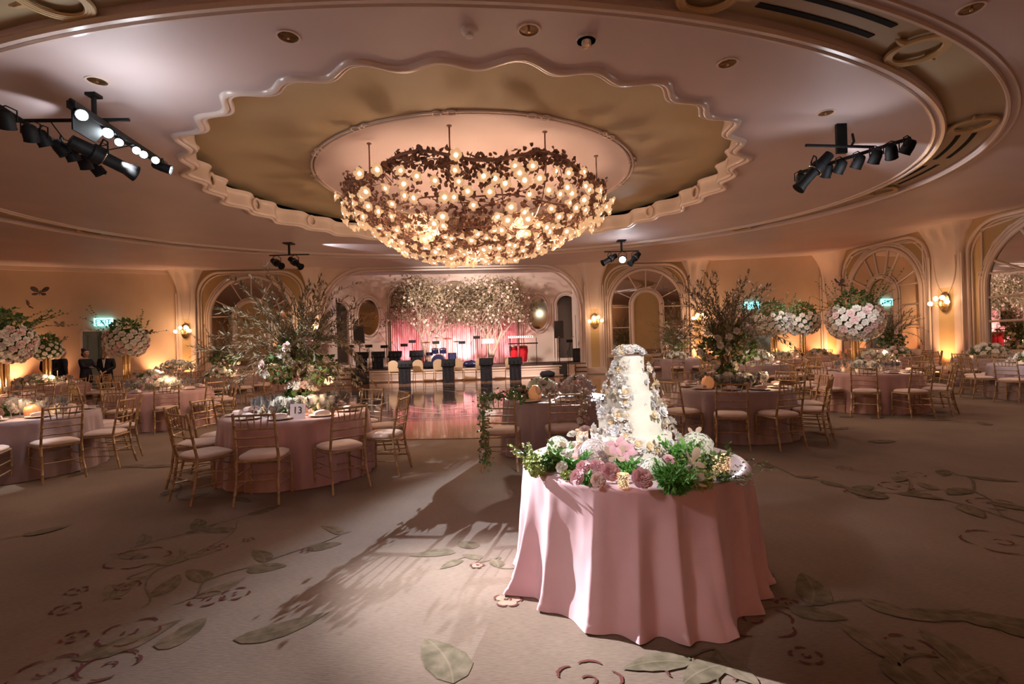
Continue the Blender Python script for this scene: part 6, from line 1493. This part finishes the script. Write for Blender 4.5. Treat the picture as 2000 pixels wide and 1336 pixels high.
# stage rigs
light('SPOT', (3.7, 18.3, 4.72), 9500, WHT, .03, (-.3, 3.9, 0), 12.5, .8, 'rig_spot')
light('SPOT', (2.6, -2.0, 4.9), 1250, (1, .96, .90), .05, (CX + .02, CY, 1.1), 12, .95, 'cake_spot')
light('SPOT', (5.2, 9.4, 4.3), 500, (.95, .93, 1), .05, (CX, CY, .95), 16, .8, 'cake_spot')
def pin(src, tgt, e, ang, col=WHT, blend=.6): light('SPOT', src, e, col, .04, tgt, ang, blend, 'pin_spot')
LR = (-5.6, 7.6, 4.45); RR = (6.0, 8.8, 4.3); F3 = tuple(f3 + Vector((0, -.2, -.35)))
pin((-5.2, 4.9, 4.4), (-2.72, 6.45, 1.1), 800, 24); pin(RR, (9.45, 14.1, 1.85), 700, 11); pin(LR, (-10.15, 10.2, 1.85), 260, 13, (.85, 1, .9)); pin(RR, (11.6, 11.2, .9), 500, 17)
pin(LR, (-12.6, 19.2, 1.0), 1300, 8); pin(RR, (9.9, 18.3, 1.9), 1500, 9); pin(RR, (6.85, 14.4, 1.0), 300, 12); pin(LR, (-7.5, 10.9, 1.0), 110, 22); pin(RR, (6.3, 19.6, 1.2), 500, 9); pin(LR, (-6.2, 6.2, .3), 260, 14)
pin(RR, (3.45, 8.2, 1.1), 70, 24); pin((3.95, 18.3, 4.3), (-.3, 6.6, .5), 700, 4); pin(LR, (-8.9, 15.6, 1.6), 400, 10)
light('SPOT', (-4.6, .2, 4.7), 420, (1, .93, .92), .35, (CX, CY, .35), 19, .9, 'cake_spot')
light('SPOT', (-5.2, 6.6, 4.35), 6500, WHT, .05, (.1, 3.0, .1), 18, 1.0, 'cake_spot')
# stage: rosy wash on wall and curtain
for px, c, e in ((790, (1, .45, .50), 85), (850, (1, .72, .70), 120), (905, (1, .80, .78), 120), (960, (1, .55, .58), 85), (1000, (1, .35, .42), 60)):
    p = S_(px, 700, 1.75); light('SPOT', (p.x, p.y, STG + .12), e, c, .05, (p.x, p.y + 1.2, STG + 2.2), 110, .9, 'curtain_uplight')
light('SPOT', tuple(f3 + Vector((.2, .4, -.55))), 3000, (1, .86, .78), .22, tuple(S_(960, 640, 2.2) + Vector((0, 0, 2.6))), 42, .7, 'stage_wash')
light('SPOT', tuple(f4 + Vector((-.2, .5, -.55))), 2700, (1, .80, .74), .22, tuple(S_(860, 640, 2.2) + Vector((0, 0, 2.2))), 46, .7, 'stage_wash')
light('SPOT', tuple(f3 + Vector((.3, .5, -.55))), 1200, (1, .85, .76), .06, tuple(S_(860, 720, -2.5) + Vector((0, 0, .5))), 50, .8, 'stage_wash')
light('SPOT', tuple(f4 + Vector((-.3, .6, -.55))), 1000, (1, .85, .78), .06, tuple(S_(980, 720, -2.0) + Vector((0, 0, .5))), 50, .8, 'stage_wash')
for x, y in ((-2.75, 6.5), (3.5, 8.25), (7.3, 10.55), (11.6, 11.3), (9.55, 14.1), (6.85, 14.6), (9, 17.6), (6.3, 19.8), (-6.8, 7), (-7.55, 10.95), (-10.5, 10.2), (-12.9, 14.2), (-11.2, 15.9), (-8.75, 15.6), (-9.4, 19.4)):
    light('POINT', (x + .45, y - .35, 1.02), 5, (1, .62, .36), .06, name='candle_light')
light('POINT', (-4.7, 6.4, 4.1), 30, WHT, .25, name='rig_fill'); light('POINT', (5.4, 8.2, 4.0), 14, WHT, .25, name='rig_fill'); light('POINT', tuple(f4 + Vector((0, -.5, -.4))), 16, WHT, .1, name='rig_fill')  # added point fills near the rigs, lifting the ceiling tone
pin(tuple(f4 + Vector((.2, -.3, -.3))), (7.9, 9.0, 0), 500, 6)
# grazing light on the ceiling from the rigs
light('SPOT', (5.4, 9.3, 4.75), 260, WHT, .03, (12, 12, 5.25), 30, .6, 'rig_spill'); light('SPOT', (-5.9, 7.4, 4.75), 30, WHT, .03, (-10, 6.6, 5.3), 60, .6, 'rig_spill'); light('SPOT', (-7.0, 17.3, 4.8), 150, WHT, .03, (-3.5, 19.5, 5.25), 40, .5, 'rig_spill')

vs_ = SC.view_settings; SC.display_settings.display_device = 'sRGB'; vs_.view_transform = 'Standard'; vs_.look = 'None'; vs_.gamma = 1; vs_.use_curve_mapping = False; vs_.exposure = 0.75
cy = SC.cycles; cy.use_denoising = True; cy.max_bounces = 7; cy.diffuse_bounces = 4; cy.glossy_bounces = 3; cy.transmission_bounces = 5; cy.transparent_max_bounces = 4; cy.sample_clamp_indirect = 4; cy.sample_clamp_direct = 0; cy.caustics_reflective = False; cy.caustics_refractive = False; cy.use_light_tree = True
